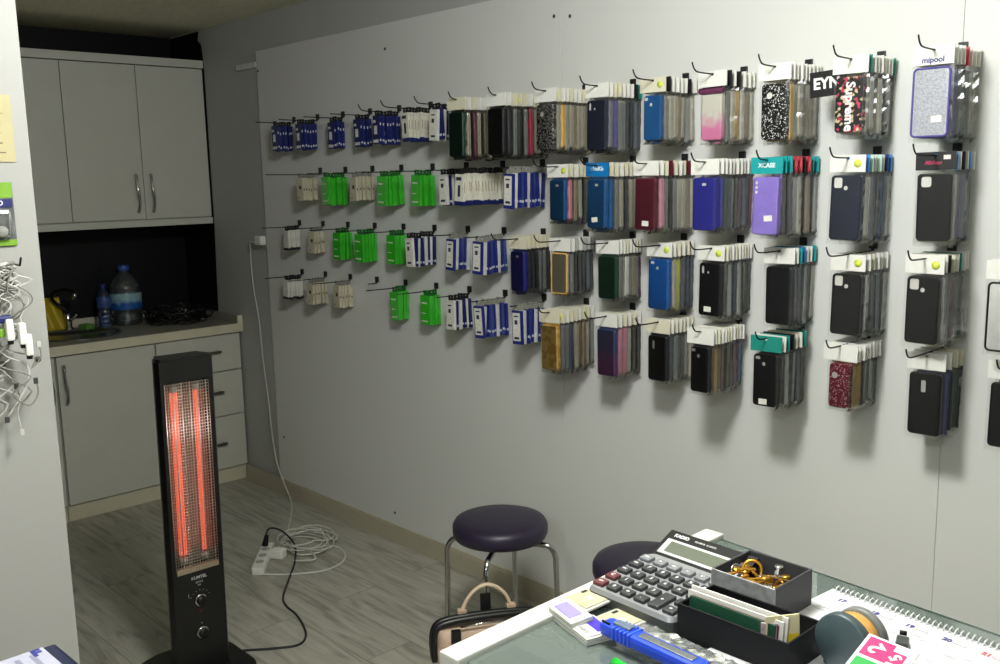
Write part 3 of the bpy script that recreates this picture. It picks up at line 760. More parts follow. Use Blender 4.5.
# ------------------------------------------------------------------ counter at the lower left with a folder
t = thing('side_counter', 'white counter under the dark blue folder', 'counter', (-1.0, .1, 0))
sub(MB().rbox(-1.262, -.75, -.9, .362, .955, .985, .003), 'top', CW, t)
sub(MB().box(-1.24, -.77, -.88, .34, 0, .955), 'body', CW, t)
t = thing('folder', 'dark blue folder with printed sheets at the lower left', 'folder', (-1.281, .379, .9855), math.radians(2))
MB().rbox(0, .26, -.36, 0, 0, .012, .004).obj('cover', mat('navy_cover', (22, 28, 58), .3), t)
MB().rbox(.006, .23, -.34, -.018, .012, .0155, .001).obj('paper', mat('pale_sheet', (176, 176, 196), .6, var=.03), t)
pl_ = MB()
for i in range(14):
    pl_.box(.02, .20, -.04 - .018*i, -.034 - .018*i, .0156, .0160)
pl_.obj('printed_lines', mat('sheet_print', (136, 136, 160), .6), t)
link('lettering', text_mesh('F', .026, mat('sheet_blue', (52, 58, 140), .5), bold=.001), t, (.02, -.03, .0163), (0, 0, PI/2))

# ------------------------------------------------------------------ things on the partition
PX = -2.0
t = thing('paper_note', 'yellowed paper note with handwriting pinned on the partition', 'note', (PX + .001, .50, 1.71))
MB().rbox(0, .0012, -.11, .110, -.062, .064, .0003).obj('paper', mat('yellowed_paper', (176, 168, 128), .7, var=.05), t)
hw = MB(); r = random.Random(3)
for j in range(6):
    for i in range(9):
        y0 = -.1 + .022*i + r.uniform(0, .004); hw.box(.0012, .0016, y0, y0 + r.uniform(.008, .016), .045 - .018*j + r.uniform(-.003, .003), .047 - .018*j)
hw.obj('handwriting', mat('brown_ink', (110, 96, 70), .6), t)
MB().lathe([(.005, 0), (.006, .003), (0, .006)], 12, T(.0012, .07, .058, 0, PI/2)).obj('pin', mat('dark_red_pin', (90, 26, 26), .4), t)
t = thing('earphone_pack', 'green and grey blister pack hanging on the partition', 'pack', (PX + .005, .52, 1.55))
MB().rbox(-.003, -.001, -.09, .077, -.062, .060, .0005).obj('backing_card', mat('pack_grey', (96, 98, 100), .45, var=.5, scale=30), t)
MB().rbox(-.001, .0, -.09, .076, .03, .0595, .0003).obj('green_header', mat('lime_print', (112, 158, 40), .5), t)
MB().rbox(-.001, .0, -.09, .077, -.0615, -.050, .0003).obj('green_footer', mat('lime_print', (0, 0, 0)), t)
o = MB().rbox(-.0, .001, -.09, .074, .012, .028, .0003).obj('navy_band', mat('navy_print', (28, 36, 96), .45), t)
link('lettering', text_mesh('STEREO', .013, mat('white_print', (0, 0, 0)), bold=.0003), t, (.0012, .035, .020), (PI/2, 0, PI/2))
bl = MB().rbox(.0, .016, .0, .068, -.045, .008, .007)
bl.obj('blister', clear_mat('blister_plastic', (250, 250, 250), .14, .06, .08), t)
for (y, z) in ((.05, -.034), (.02, -.012)):
    MB().lathe([(0, 0), (.009, .001), (.011, .005), (.008, .010), (0, .011)], 16, T(.001, y, z, 0, PI/2)).obj('earbud', WHITE, t)
MB().tube(smooth_path([(.004, .05, -.03), (.006, .03, -.04), (.006, .015, -.02), (.005, .02, -.01)]), .0015, 6).obj('cable', mat('grey_cable', (0, 0, 0)), t)
t2 = thing('peg_hook', 'short black hook carrying the green blister pack', 'hook', (PX, .565, 1.612))
MB().tube([(0, 0, 0), (.03, 0, 0), (.04, 0, .012)], .002, 6).obj('rod', WIRE, t2)
t2 = thing('peg_hook', 'short black hook carrying the white cables', 'hook', (PX, .585, 1.452))
MB().tube([(0, 0, 0), (.045, 0, 0), (.055, 0, .015)], .0022, 6).obj('rod', WIRE, t2)
# hanging cables: separate things
CAB_W = mat('cable_white', (196, 196, 190), .45); CAB_G = mat('cable_grey2', (128, 126, 120), .5)
for i in range(16):
    r = random.Random(500+i)
    yb = .585 - r.uniform(.0, .07); zt = 1.452 - r.uniform(0, .02); x = .018 + .0022*i
    zb = [1.11, 1.15, 1.19, 1.17, 1.24, 1.26, 1.20, 1.30, 1.13, 1.22, 1.28, 1.16, 1.25, 1.33, 1.31, 1.18][i]
    pts = [(x, .585, 1.455)]
    n = 9
    for k in range(1, n+1):
        tt = k/n
        pts.append((x + r.uniform(-.004, .004), yb + (.028*math.sin(tt*PI*r.uniform(1.5, 3.5)) if k > 1 else 0) + r.uniform(-.006, .006), zt - (zt - zb)*tt))
    if i % 3 == 0: pts += [(x, pts[-1][1] + .02, zb + .02), (x, pts[-1][1] + .018, zb + .05)]
    # upper loops
    lo = [(x, .585 - .04*abs(math.sin(q*1.3 + i)) + .012, 1.452 - .045*(.5 - .5*math.cos(q))) for q in [j*.7 for j in range(10)]]
    o = MB().tube(smooth_path(lo[::-1] + pts, 3), .0017 if i % 2 else .0013, 6).obj('hanging_cable', CAB_W if i % 3 else CAB_G, None, (PX, -.014, 0))
    tag(o, 'thin %s cable hanging in the bundle on the partition' % ('white' if i % 3 else 'grey'), 'cable', '%s cables hanging on the partition' % ('white' if i % 3 else 'grey'))
    e = pts[-1]
    MB().rbox(e[0]-.002, e[0]+.002, e[1]-.004, e[1]+.004, e[2]-.010, e[2]+.002, .001).obj('connector', mat('dark_connector', (60, 60, 60), .4) if i % 2 else CAB_W, o)
for i, (y, z) in enumerate([(.574, 1.325), (.583, 1.302), (.552, 1.335)]):
    o = MB().rbox(.046, .062, y - .007, y + .007, z - .024, z + .018, .004).obj('usb_adapter', WHITE, None, (PX, 0, 0))
    MB().box(.049, .059, y - .004, y + .004, z - .031, z - .024).obj('connector', BLACK, o)
    tag(o, ['white usb adapter hanging amid the partition cables', 'white usb adapter hanging lowest beside the cable bundle', 'white usb adapter hanging highest in the cable bundle'][i], 'adapter')
o = MB().rbox(.040, .056, .530, .560, 1.345, 1.360, .005).obj('blue_connector', mat('navy_print', (0, 0, 0)), None, (PX, 0, 0)); tag(o, 'dark blue connector caught in the hanging cables', 'connector')
o = MB().rbox(.040, .052, .530, .545, 1.318, 1.335, .003).obj('green_connector', mat('lime_print', (0, 0, 0)), None, (PX, 0, 0)); tag(o, 'small lime green connector caught in the hanging cables', 'connector')
# ------------------------------------------------------------------ hooks and packets on the display wall
ORD = ['front', 'second', 'third', 'fourth', 'fifth', 'sixth', 'seventh', 'eighth', 'ninth', 'tenth', 'eleventh', 'twelfth', 'thirteenth']
NUMW = ['first', 'second', 'third', 'fourth', 'fifth', 'sixth', 'seventh', 'eighth', 'ninth', 'tenth', 'eleventh', 'twelfth']
ROWZ = [1.882, 1.645, 1.405, 1.173]
ROWN = ['top-row', 'second-row', 'third-row', 'bottom-row']
SLEEVE = clear_mat('clear_sleeve', (253, 254, 253), .12, .02, .10); SLEEVEF = clear_mat('smooth_clear_sleeve', (253, 253, 253), .045, .005, .16)
CASECOL = {'black': (13, 14, 16), 'navy': (26, 30, 48), 'blue': (26, 80, 132), 'bright blue': (24, 86, 160), 'indigo': (40, 42, 132), 'maroon': (82, 24, 36),
           'green': (22, 58, 42), 'lilac': (140, 120, 204), 'clear': (236, 228, 204), 'smoky': (166, 168, 162), 'brown': (132, 118, 96), 'grey': (112, 114, 118), 'pink': (198, 130, 150),
           'violet': (76, 70, 140), 'yellow': (200, 196, 50), 'gold': (214, 172, 90), 'white': (226, 226, 220), 'plum': (92, 46, 74), 'slate': (66, 74, 92), 'red': (150, 30, 60)}
def casemat(c):
    if c in ('clear', 'smoky'): return clear_mat('case_' + c, CASECOL[c], .20, .50, .08, CASECOL[c])
    return mat('case_' + c.replace(' ', '_'), CASECOL[c], .42, var=.08, scale=30, spec=.3)
HOLES = {
    'plain': [],
    'square_dot': [rrect(.022, .026, .005, 4, -.021, -.059), circ(-.001, -.072, .0058, 14)],
    'square': [rrect(.024, .025, .006, 4, -.019, -.060)],
    'slot': [rrect(.012, .030, .003, 3, -.004, -.074), ],
    'pill': [rrect(.009, .026, .004, 4, -.014, -.069)],
    'round': [circ(-.012, -.071, .0085, 16)],
    'sidepill': [rrect(.009, .022, .004, 4, -.024, -.060), circ(-.006, -.067, .004, 12)],
    'dots': [circ(-.026, -.056, .0045, 12), circ(-.026, -.068, .0045, 12), circ(-.026, -.080, .0045, 12)],
    'lens': [rrect(.016, .008, .0038, 4, 0, -.059)],
    'corner_dot': [rrect(.015, .009, .003, 3, -.022, -.051), circ(-.004, -.067, .0055, 12)],
}
CM = {}
def case_mesh(var, m, w_=.074, h=.150):
    k = (var, m.name, w_, h)
    if k not in CM:
        g = (var, w_, h)
        cz = -.041 - h/2
        rc = .009
        if g not in CM:
            bm = holed([(x, z) for x, z in rrect(w_, h, rc, 5, 0, cz)], [(x, z) for x, z in rrect(w_ - .004, h - .004, rc - .002, 5, 0, cz)], HOLES[var], .009)
            CM[g] = MB().bm(bm)
        CM[k] = CM[g].mesh('phone_case', m)
    return CM[k]
def cached(key, fn, m):
    k = (key, m.name)
    if k not in CM:
        if key not in CM: CM[key] = fn()
        CM[k] = CM[key].mesh(key, m)
    return CM[k]
def header_mb():
    return MB().rbox(-.046, -.004, -.0018, .0018, -.033, .009, .0004).rbox(.004, .046, -.0018, .0018, -.033, .009, .0004).box(-.004, .004, -.0018, .0018, -.033, -.003).box(-.004, .004, -.0018, .0018, .004, .009)
def sleeve_mb(seed, amp=1.0):
    r = random.Random(seed); nx, nz = 7, 13; g = MB(); vs = []; fs = []
    for s in (-1, 1):
        colo = [r.uniform(-.0010, .0014) for _ in range(nx+1)]
        for j in range(nz+1):
            for i in range(nx+1):
                e = (i in (0, nx)) or (j in (0, nz))
                x = -.0445 + .089*i/nx; z = -.205 + .175*j/nz
                if j == 0: z += r.uniform(-.002, .002)
                vs.append((x + (r.uniform(-.001, .001) if e else 0), s*(.0008 if e else .0054 + amp*(colo[i] + r.uniform(-.0004, .0004))), z))
    o = (nx+1)*(nz+1)
    for j in range(nz):
        for i in range(nx):
            a = j*(nx+1) + i
            fs.append((a, a+1, a+nx+2, a+nx+1)); fs.append((o+a, o+a+nx+1, o+a+nx+2, o+a+1))
    return g.add(vs, fs)
HDR = {'white': (224, 224, 218), 'cream': (214, 210, 188), 'teal': (20, 146, 150), 'blue': (16, 110, 176), 'black': (16, 15, 18), 'sky': (60, 140, 214), 'mint': (190, 222, 206), 'grey': (176, 178, 174), 'pinkred': (206, 60, 84), 'jade': (26, 130, 118), 'zebra': (170, 60, 70)}
def hmat(c): return mat('header_' + c, HDR[c], .42, var=.03 if c != 'zebra' else .8, scale=60, stretch=(4, 4, 1) if c == 'zebra' else None)
STK = mat('yellow_sticker', (206, 218, 84), .5); STW = mat('white_sticker', (218, 216, 208), .5)
NPACK = 0
def part(name, me, parent, M_=None):
    o = bpy.data.objects.new(name, me); C.objects.link(o); o.parent = parent
    if M_: o.matrix_local = M_
    return o
def yface(x=0, y=0, z=0): return T(x, y, z, PI/2)
def case_packet(loc, rot, label, group, col, var='plain', hdr='white', sticker=False, cm=None, seed=0, w_=.074, h=.150, front=False, sleeve=True):
    global NPACK; NPACK += 1
    t = thing('phone_case_packet', label, 'phone case', loc, rot=rot, group=group)
    if front:
        part('insert_card', cached('insert_card_%d_%d' % (w_*1000, h*1000), lambda: MB().rbox(-w_/2+.002, w_/2-.002, -.0022, -.0014, -.041-h+.002, -.043, .0003), STW), t)
    pc = part('phone_case', case_mesh(var, cm or casemat(col), w_, h), t)
    if sleeve:
        kz = (h + .022)/.175; kx = (w_ + .015)/.089
        part('sleeve', cached('sleeve_f' if front else 'sleeve_%d' % (seed % 4), lambda: sleeve_mb(seed % 4, .0 if front else 1.0), SLEEVEF if front else SLEEVE), t, Matrix.Translation((0, 0, -.03*(1 - kz))) @ Matrix.Diagonal((kx, 1, kz, 1)))
    hc = part('header_card', cached('header_card', header_mb, hmat(hdr)), t)
    if sticker:
        part('price_sticker', cached('price_sticker', lambda: MB().lathe([(.010, 0), (.010, .0004), (0, .0004)], 18, T(0, 0, 0, PI/2)), STK), t, Matrix.Translation((.026, -.0019, -.012)))
    return t, pc, hc
def tagcard(t, x, z, w_=.024, h=.015):
    part('tag', cached('tag_%d_%d' % (w_*1000, h*1000), lambda: MB().rbox(-w_/2, w_/2, -.0004, .0004, -h/2, h/2, .0002).box(-w_*.35, w_*.35, -.0006, -.0004, -h*.05, h*.05), STW), t, T(x, -.0062, z, 0, rnd(-.12, .12)))
def hook(row, k, length, up, what):
    X = -1.14 - .2*k; z = ROWZ[row]
    t = thing('wall_hook', 'black hook holding ' + what, 'hook', (X, D, z), group='display hooks on the panel wall' if what == '' else None)
    me = cached('hook_plate', lambda: MB().rbox(-.011, .011, -.006, 0, -.010, .014, .0015).box(-.004, .004, -.008, -.005, -.016, -.006), mat('hook_black', (30, 30, 31), .4))
    part('back_plate', me, t)
    pts = [(0, -.004, -.012), (0, -.02, -.015), (0, -length*.6, -.0155), (0, -length + .03, -.0145)]
    pts += [(0, -length + .010, -.010 if up else -.0145), (0, -length, .001 if up else -.014)] + ([(0, -length - .004, .010)] if up else [])
    o = MB().tube(smooth_path(pts, 3), .0022, 6).obj('rod', WIRE, t)
    if not up: MB().lathe([(0, -.003), (.0032, 0), (0, .003)], 8, T(0, -length, -.014, PI/2)).obj('tip', WIRE, t)
    return t

FL = speckle_mat('floral_print', (22, 18, 20), (206, 190, 150), 140, .66, .35, (190, 60, 90))
GLB = speckle_mat('black_glitter', (16, 16, 18), (214, 214, 210), 420, .87, .25)
SEQ = speckle_mat('dark_sequin', (38, 38, 40), (136, 134, 128), 300, .62, .25)
GLS = speckle_mat('silver_glitter', (158, 160, 168), (186, 188, 196), 500, .5, .3)
GLR = speckle_mat('red_glitter', (122, 16, 44), (220, 160, 170), 420, .86, .25)
PNK = grad_mat('pink_ombre', (206, 204, 190), (206, 120, 160), -.20, -.052)
GAL = grad_mat('galaxy_print', (52, 62, 108), (96, 52, 104), -.20, -.052)
GST = speckle_mat('gold_case_print', (206, 158, 70), (226, 190, 110), 60, .6, .35)
S = [ # row, k, off, n, name of the front case, front dict, back colours, header colours
 (0, -1, .165, 8, 'silver glitter case', dict(h=.152, w_=.080, col='violet', cm=GLS, hdr='white', tag=(.016, -.165), rim='violet', text=('mipool', .018, (40, 44, 110), -.030)), ['violet', 'violet', 'grey', 'green', 'black', 'clear', 'clear'], ['white', 'white', 'white', 'pinkred', 'white']),
 (0, 0, .16, 9, 'floral lettered case', dict(h=.133, w_=.070, col='black', cm=FL, hdr='white', sup=1), ['clear', 'clear', 'smoky', 'clear', 'smoky', 'black', 'clear', 'grey'], ['jade', 'white', 'white', 'white', 'white', 'white', 'white']),
 (0, 1, .175, 9, 'black glitter case', dict(h=.142, w_=.070, col='black', cm=GLB, var='round', hdr='white'), ['gold', 'clear', 'clear', 'brown', 'clear', 'brown', 'clear', 'smoky'], ['white']),
 (0, 2, .16, 7, 'pink ombre case', dict(h=.136, w_=.066, col='pink', cm=PNK, hdr='white', top='plum'), ['smoky', 'clear', 'gold', 'clear', 'brown', 'clear'], ['black', 'white', 'black', 'white', 'white', 'white']),
 (0, 3, .16, 8, 'blue round-hole case', dict(h=.128, w_=.062, col='blue', var='corner_dot', hdr='cream', sticker=True), ['smoky', 'clear', 'clear', 'brown', 'clear', 'smoky', 'clear'], ['black', 'white', 'white', 'white', 'white']),
 (0, 4, .175, 9, 'black case with side lens slot', dict(h=.148, col='navy', var='sidepill', hdr='white'), ['grey', 'violet', 'smoky', 'smoky', 'navy', 'black', 'slate', 'navy'], ['white', 'cream', 'cream', 'white', 'white', 'white', 'black', 'jade']),
 (0, 5, .19, 10, 'dark sequin case', dict(h=.140, col='grey', cm=SEQ, var='round', hdr='white'), ['clear', 'gold', 'clear', 'clear', 'brown', 'clear', 'clear', 'brown', 'clear'], ['cream', 'white', 'white']),
 (0, 6, .22, 9, 'black-green case', dict(col='black', hdr='white'), ['black', 'smoky', 'black', 'smoky', 'red', 'clear', 'black', 'smoky'], ['white', 'cream', 'cream', 'cream']),
 (0, 7, .22, 9, 'dark green top-row case', dict(col='green', hdr='cream', sticker=False), ['clear', 'maroon', 'clear', 'brown', 'white', 'black', 'clear', 'black'], ['white', 'cream', 'white']),
 (1, -1, .13, 7, 'black case under black header', dict(h=.158, w_=.080, col='black', var='square', hdr='black', script=1), ['clear', 'smoky', 'violet', 'slate', 'smoky', 'grey'], ['sky', 'white', 'black', 'white']),
 (1, 0, .16, 8, 'navy-black two-hole case', dict(h=.160, w_=.080, col='navy', var='square_dot', hdr='white', sticker=True), ['clear', 'smoky', 'slate', 'navy', 'blue', 'slate', 'smoky'], ['sky', 'mint', 'white', 'mint', 'white', 'navyh']),
 (1, 1, .20, 9, 'lilac case', dict(col='lilac', var='dots', hdr='teal', tag=(.012, -.158), text=('XCASE', .016, (220, 240, 240), -.020)), ['black', 'black', 'smoky', 'clear', 'black', 'brown', 'black', 'smoky'], ['teal', 'teal', 'zebra', 'zebra', 'black', 'zebra']),
 (1, 2, .185, 10, 'indigo case', dict(h=.145, col='indigo', var='lens', hdr='white'), ['indigo', 'green', 'slate', 'smoky', 'black', 'plum', 'slate', 'black', 'plum'], ['white']),
 (1, 3, .19, 9, 'maroon case', dict(col='maroon', hdr='white', tag=(.004, -.182), pt='plum'), ['pink', 'smoky', 'black', 'smoky', 'clear', 'clear', 'brown', 'clear'], ['white', 'cream', 'maroonh', 'cream']),
 (1, 4, .175, 8, 'blue case under blue header', dict(col='blue', var='lens', hdr='blue', tag=(-.004, -.175), text=(': NoKIs', .017, (220, 236, 246), -.018)), ['blue', 'smoky', 'clear', 'black', 'clear', 'brown', 'clear'], ['cream', 'cream', 'white']),
 (1, 5, .14, 6, 'blue case under cream header', dict(h=.130, w_=.066, col='blue', var='lens', hdr='white', sticker=True), ['pink', 'brown', 'clear', 'black', 'brown'], ['cream', 'white', 'cream']),
 (2, -2, .20, 6, 'black-rimmed white case', dict(col='white', hdr='white', rim='black'), ['black', 'grey', 'smoky', 'clear', 'clear'], ['white']),
 (2, -1, .16, 8, 'black case with square lens hole and screw', dict(h=.160, w_=.078, col='black', var='square_dot', hdr='white', sticker=True), ['smoky', 'slate', 'maroon', 'plum', 'black', 'black', 'smoky'], ['white', 'black', 'cream', 'white', 'jade', 'white']),
 (2, 0, .135, 6, 'third-row black two-hole case', dict(h=.156, w_=.078, dz=-.008, col='black', var='square_dot', hdr='white', sticker=True), ['smoky', 'black', 'slate', 'navy', 'smoky'], ['white', 'cream', 'white', 'white']),
 (2, 1, .13, 7, 'plain black third-row case', dict(h=.156, col='black', hdr='white'), ['navy', 'slate', 'navy', 'smoky', 'navy', 'clear'], ['white', 'teal', 'blue', 'white']),
 (2, 2, .15, 10, 'black white-tagged case', dict(col='black', var='sidepill', hdr='white', sticker=True, tag=(-.004, -.182)), ['black', 'smoky', 'black', 'slate', 'smoky', 'black', 'smoky', 'black', 'black'], ['cream', 'white', 'white']),
 (2, 3, .125, 6, 'bright blue case', dict(col='bright blue', var='corner_dot', hdr='white', sticker=True), ['clear', 'yellow', 'slate', 'navy', 'slate'], ['white', 'cream']),
 (2, 4, .13, 8, 'bottle green case', dict(h=.134, col='green', hdr='white'), ['smoky', 'clear', 'white', 'smoky', 'brown', 'smoky', 'plum'], ['white', 'white', 'cream']),
 (2, 5, .13, 7, 'clear case with gold edge', dict(h=.130, w_=.066, col='clear', hdr='white', rim='gold'), ['smoky', 'black', 'black', 'black', 'slate', 'black'], ['white', 'grey']),
 (2, 6, .13, 7, 'royal blue case', dict(h=.138, w_=.068, col='indigo', var='lens', hdr='cream'), ['navy', 'black', 'black', 'grey', 'smoky', 'black'], ['cream']),
 (3, -2, .15, 4, 'black case at the frame edge', dict(col='black', hdr='white'), ['smoky', 'black', 'smoky'], ['white']),
 (3, -1, .12, 4, 'black slotted-hole case', dict(h=.154, w_=.078, dz=-.007, col='black', var='slot', hdr='white'), ['violet', 'black', 'black'], ['white', 'cream', 'cream']),
 (3, 0, .16, 8, 'red glitter case', dict(col='red', cm=GLR, var='round', hdr='white', w_=.054, h=.114, dz=-.005, o0=.03), ['gold', 'gold', 'plum', 'smoky', 'grey', 'clear', 'grey'], ['white']),
 (3, 1, .185, 7, 'black tagged case under green header', dict(o0=.055, h=.142, w_=.070, col='black', var='corner_dot', hdr='jade', tag=(-.003, -.180)), ['black', 'smoky', 'black', 'smoky', 'slate', 'black'], ['white', 'jade', 'black', 'cream']),
 (3, 2, .20, 11, 'black case of the widest bottom stack', dict(o0=.045, h=.130, w_=.062, col='black', var='corner_dot', hdr='white'), ['brown', 'gold', 'brown', 'maroon', 'green', 'brown', 'black', 'plum', 'maroon', 'blue'], ['white', 'cream', 'white']),
 (3, 3, .13, 7, 'black pill-hole case', dict(h=.138, w_=.070, col='black', var='pill', hdr='cream'), ['slate', 'smoky', 'slate', 'brown', 'smoky', 'clear'], ['white', 'cream']),
 (3, 4, .135, 6, 'purple galaxy case', dict(col='plum', cm=GAL, var='plain', hdr='white'), ['pink', 'pink', 'clear', 'black', 'black'], ['white', 'cream']),
 (3, 5, .185, 9, 'gold case', dict(col='gold', cm=GST, hdr='cream'), ['grey', 'smoky', 'slate', 'clear', 'brown', 'brown', 'clear', 'smoky'], ['cream', 'white', 'cream']),
]
HDR['navyh'] = (30, 50, 120); HDR['maroonh'] = (90, 24, 40)
for (row, k, off, n, F, fd, back, hdrs) in S:
    X = -1.14 - .2*k; z = ROWZ[row] - .0165
    hook(row, k, .25 if row < 3 else .235, True, 'the packets led by the ' + F)
    o0 = fd.get('o0', .016); r = random.Random(row*100 + k + 7)
    pitchy = (off - o0)/(n - 1)
    for i in range(n):
        off_i = off - pitchy*i
        drop = r.uniform(-.003, .002)
        rz = r.uniform(-.035, .035); ry = r.uniform(-.02, .02)
        loc = (X + r.uniform(-.002, .002), D - off_i, z + drop*.4 + fd.get('dz', 0))
        if i == 0:
            t, pc, hc = case_packet(loc, (r.uniform(-.02, .0), ry*.7, rz), 'clear-sleeved ' + F + ' hanging foremost on its hook', None, fd['col'], fd.get('var', 'plain'), fd['hdr'], fd.get('sticker', False), fd.get('cm'), i, fd.get('w_', .074), fd.get('h', .150), front=True)
            pc['label'] = F
            if 'rim' in fd:
                w_, h = fd.get('w_', .074), fd.get('h', .150)
                pts = [(x, -.0035, zz) for x, zz in rrect(w_ + .001, h + .001, .009, 5, 0, -.041 - h/2)]
                part('rim', MB().tube(pts + [pts[0]], .0028, 6, cap=False).mesh('rim', casemat(fd['rim'])), pc)
            if 'tag' in fd: tagcard(t, fd['tag'][0], fd['tag'][1] + .010)
            if 'top' in fd:
                part('bow', MB().rbox(-.040, .040, -.0068, -.004, -.052, -.036, .006).mesh('bow', casemat(fd['top'])), t)
            if 'text' in fd:
                s, size, c_, zz = fd['text']
                part('lettering', text_mesh(s, size, mat('print_%d_%d_%d' % c_, c_, .5), bold=.0006), t, T(0, -.0020, zz + .008, PI/2))
            if 'sup' in fd:
                part('lettering', text_mesh('Supreme', .033, mat('white_print', (0, 0, 0)), bold=.0009), t, T(.004, -.0062, -.112, PI/2) @ T(0, 0, 0, 0, 0, -PI/2))
            if 'script' in fd:
                part('lettering', text_mesh('Mishoo', .013, mat('pink_print', (190, 50, 96), .5), bold=.0002, shear=.4), t, T(-.006, -.0020, -.016, PI/2))
                part('price_sticker', cached('white_price', lambda: MB().rbox(-.008, .008, -.0004, .0004, -.005, .005, .0002), STW), t, Matrix.Translation((.026, -.0022, -.004)))
        else:
            c_ = back[(i-1) % len(back)]
            cn = {'clear': 'clear', 'smoky': 'smoky grey'}.get(c_, c_)
            case_packet(loc, (r.uniform(-.012, .012), ry, rz), '%s phone case packet, %s behind the %s' % (cn, NUMW[i-1], F), 'phone case packets behind the ' + F,
                        c_, ['plain', 'plain', 'round', 'lens'][r.randrange(4)], hdrs[(i-1) % len(hdrs)], hdrs[(i-1) % len(hdrs)] == 'cream' and i % 2 == 1, None, r.randrange(4), min(.078, fd.get('w_', .074) + r.choice([-.003, .0, .003])), fd.get('h', .150) + r.choice([-.005, 0, .004]))
# black header card with EYN lettering swung out beside the floral case
o = MB().rbox(-.085, .012, -.0008, .0008, -.085, -.022, .0004).obj('header_card', mat('header_black', HDR['black']), None, (-1.14 - .032, D - .149, ROWZ[0] - .012), (0, math.radians(-3), 0))
tag(o, 'black header card with white letters swung out beside the floral case', 'header card')
part('lettering', text_mesh('EYN', .038, mat('white_print', (0, 0, 0)), bold=.0014), o, T(-.040, -.0011, -.053, PI/2))

# narrow accessory packets
mat('art_pale', (210, 210, 216), .45, var=.2, scale=160); mat('art_dark', (40, 44, 70), .5)
NP = {
 'navy': dict(w=.046, h=.112, box=[(22, 30, 88), (30, 42, 112)], tab='black', art=1, word='navy boxed'),
 'whiteblue': dict(w=.044, h=.108, box=[(216, 214, 200)], tab='black', band=1, word='white blue-footed'),
 'blue': dict(w=.046, h=.118, box=[(32, 42, 118), (204, 206, 208), (30, 38, 106), (58, 70, 140)], tab='grey', art=2, word='blue and white'),
 'navywhite': dict(w=.046, h=.112, box=[(210, 210, 206), (22, 28, 88)], tab='black', art=2, word='navy and white'),
 'green': dict(w=.058, h=.118, box=[(58, 196, 44)], tab='green', word='bright green'),
 'tan': dict(w=.050, h=.098, box=[(192, 186, 164)], tab='grey', dot=1, word='pale tan'),
 'whitedark': dict(w=.044, h=.090, box=[(216, 214, 206)], tab='black', foot=1, word='white dark-footed'),
}
NS = [ # row, k, off of the front, off of the rear, type
 (0, 8, .15, .03, 'navywhite'), (0, 9, .13, .02, 'whiteblue'), (0, 10, .115, .02, 'navy'), (0, 11, .07, .02, 'navy'), (0, 12, .062, .02, 'navy'), (0, 13, .10, .03, 'navy'), (0, 14, .105, .03, 'navy'),
 (1, 6, .165, .02, 'blue'), (1, 7, .205, .02, 'whiteblue'), (1, 8, .12, .03, 'navywhite'), (1, 9, .085, .02, 'green'), (1, 10, .10, .02, 'green'), (1, 11, .10, .02, 'tan'), (1, 12, .11, .02, 'green'), (1, 13, .11, .04, 'tan'),
 (2, 7, .13, .02, 'blue'), (2, 8, .09, .02, 'blue'), (2, 9, .13, .02, 'navywhite'), (2, 10, .065, .01, 'green'), (2, 11, .085, .02, 'green'), (2, 12, .06, .01, 'green'), (2, 13, .06, .02, 'tan'), (2, 14, .075, .02, 'whitedark'),
 (3, 6, .14, .02, 'blue'), (3, 7, .14, .02, 'blue'), (3, 8, .10, .02, 'navywhite'), (3, 9, .06, .015, 'green'), (3, 10, .06, .015, 'green'), (3, 12, .075, .015, 'tan'), (3, 13, .085, .02, 'tan'), (3, 14, .09, .02, 'whitedark'),
]
GREENM = clear_mat('green_pouch', (90, 232, 60), .12, .62, .14, (72, 226, 56))
def nbox(w_, h, t_):
    return MB().rbox(-w_/2, w_/2, -t_/2, t_/2, -h - .012, -.012, .0015)
cnt = {}
order = {0: [14, 13, 12, 11, 10, 9, 8], 1: [13, 12, 11, 10, 9, 8, 7, 6], 2: [14, 13, 12, 11, 10, 9, 8, 7], 3: [14, 13, 12, 11, 10, 9, 8, 7, 6]}
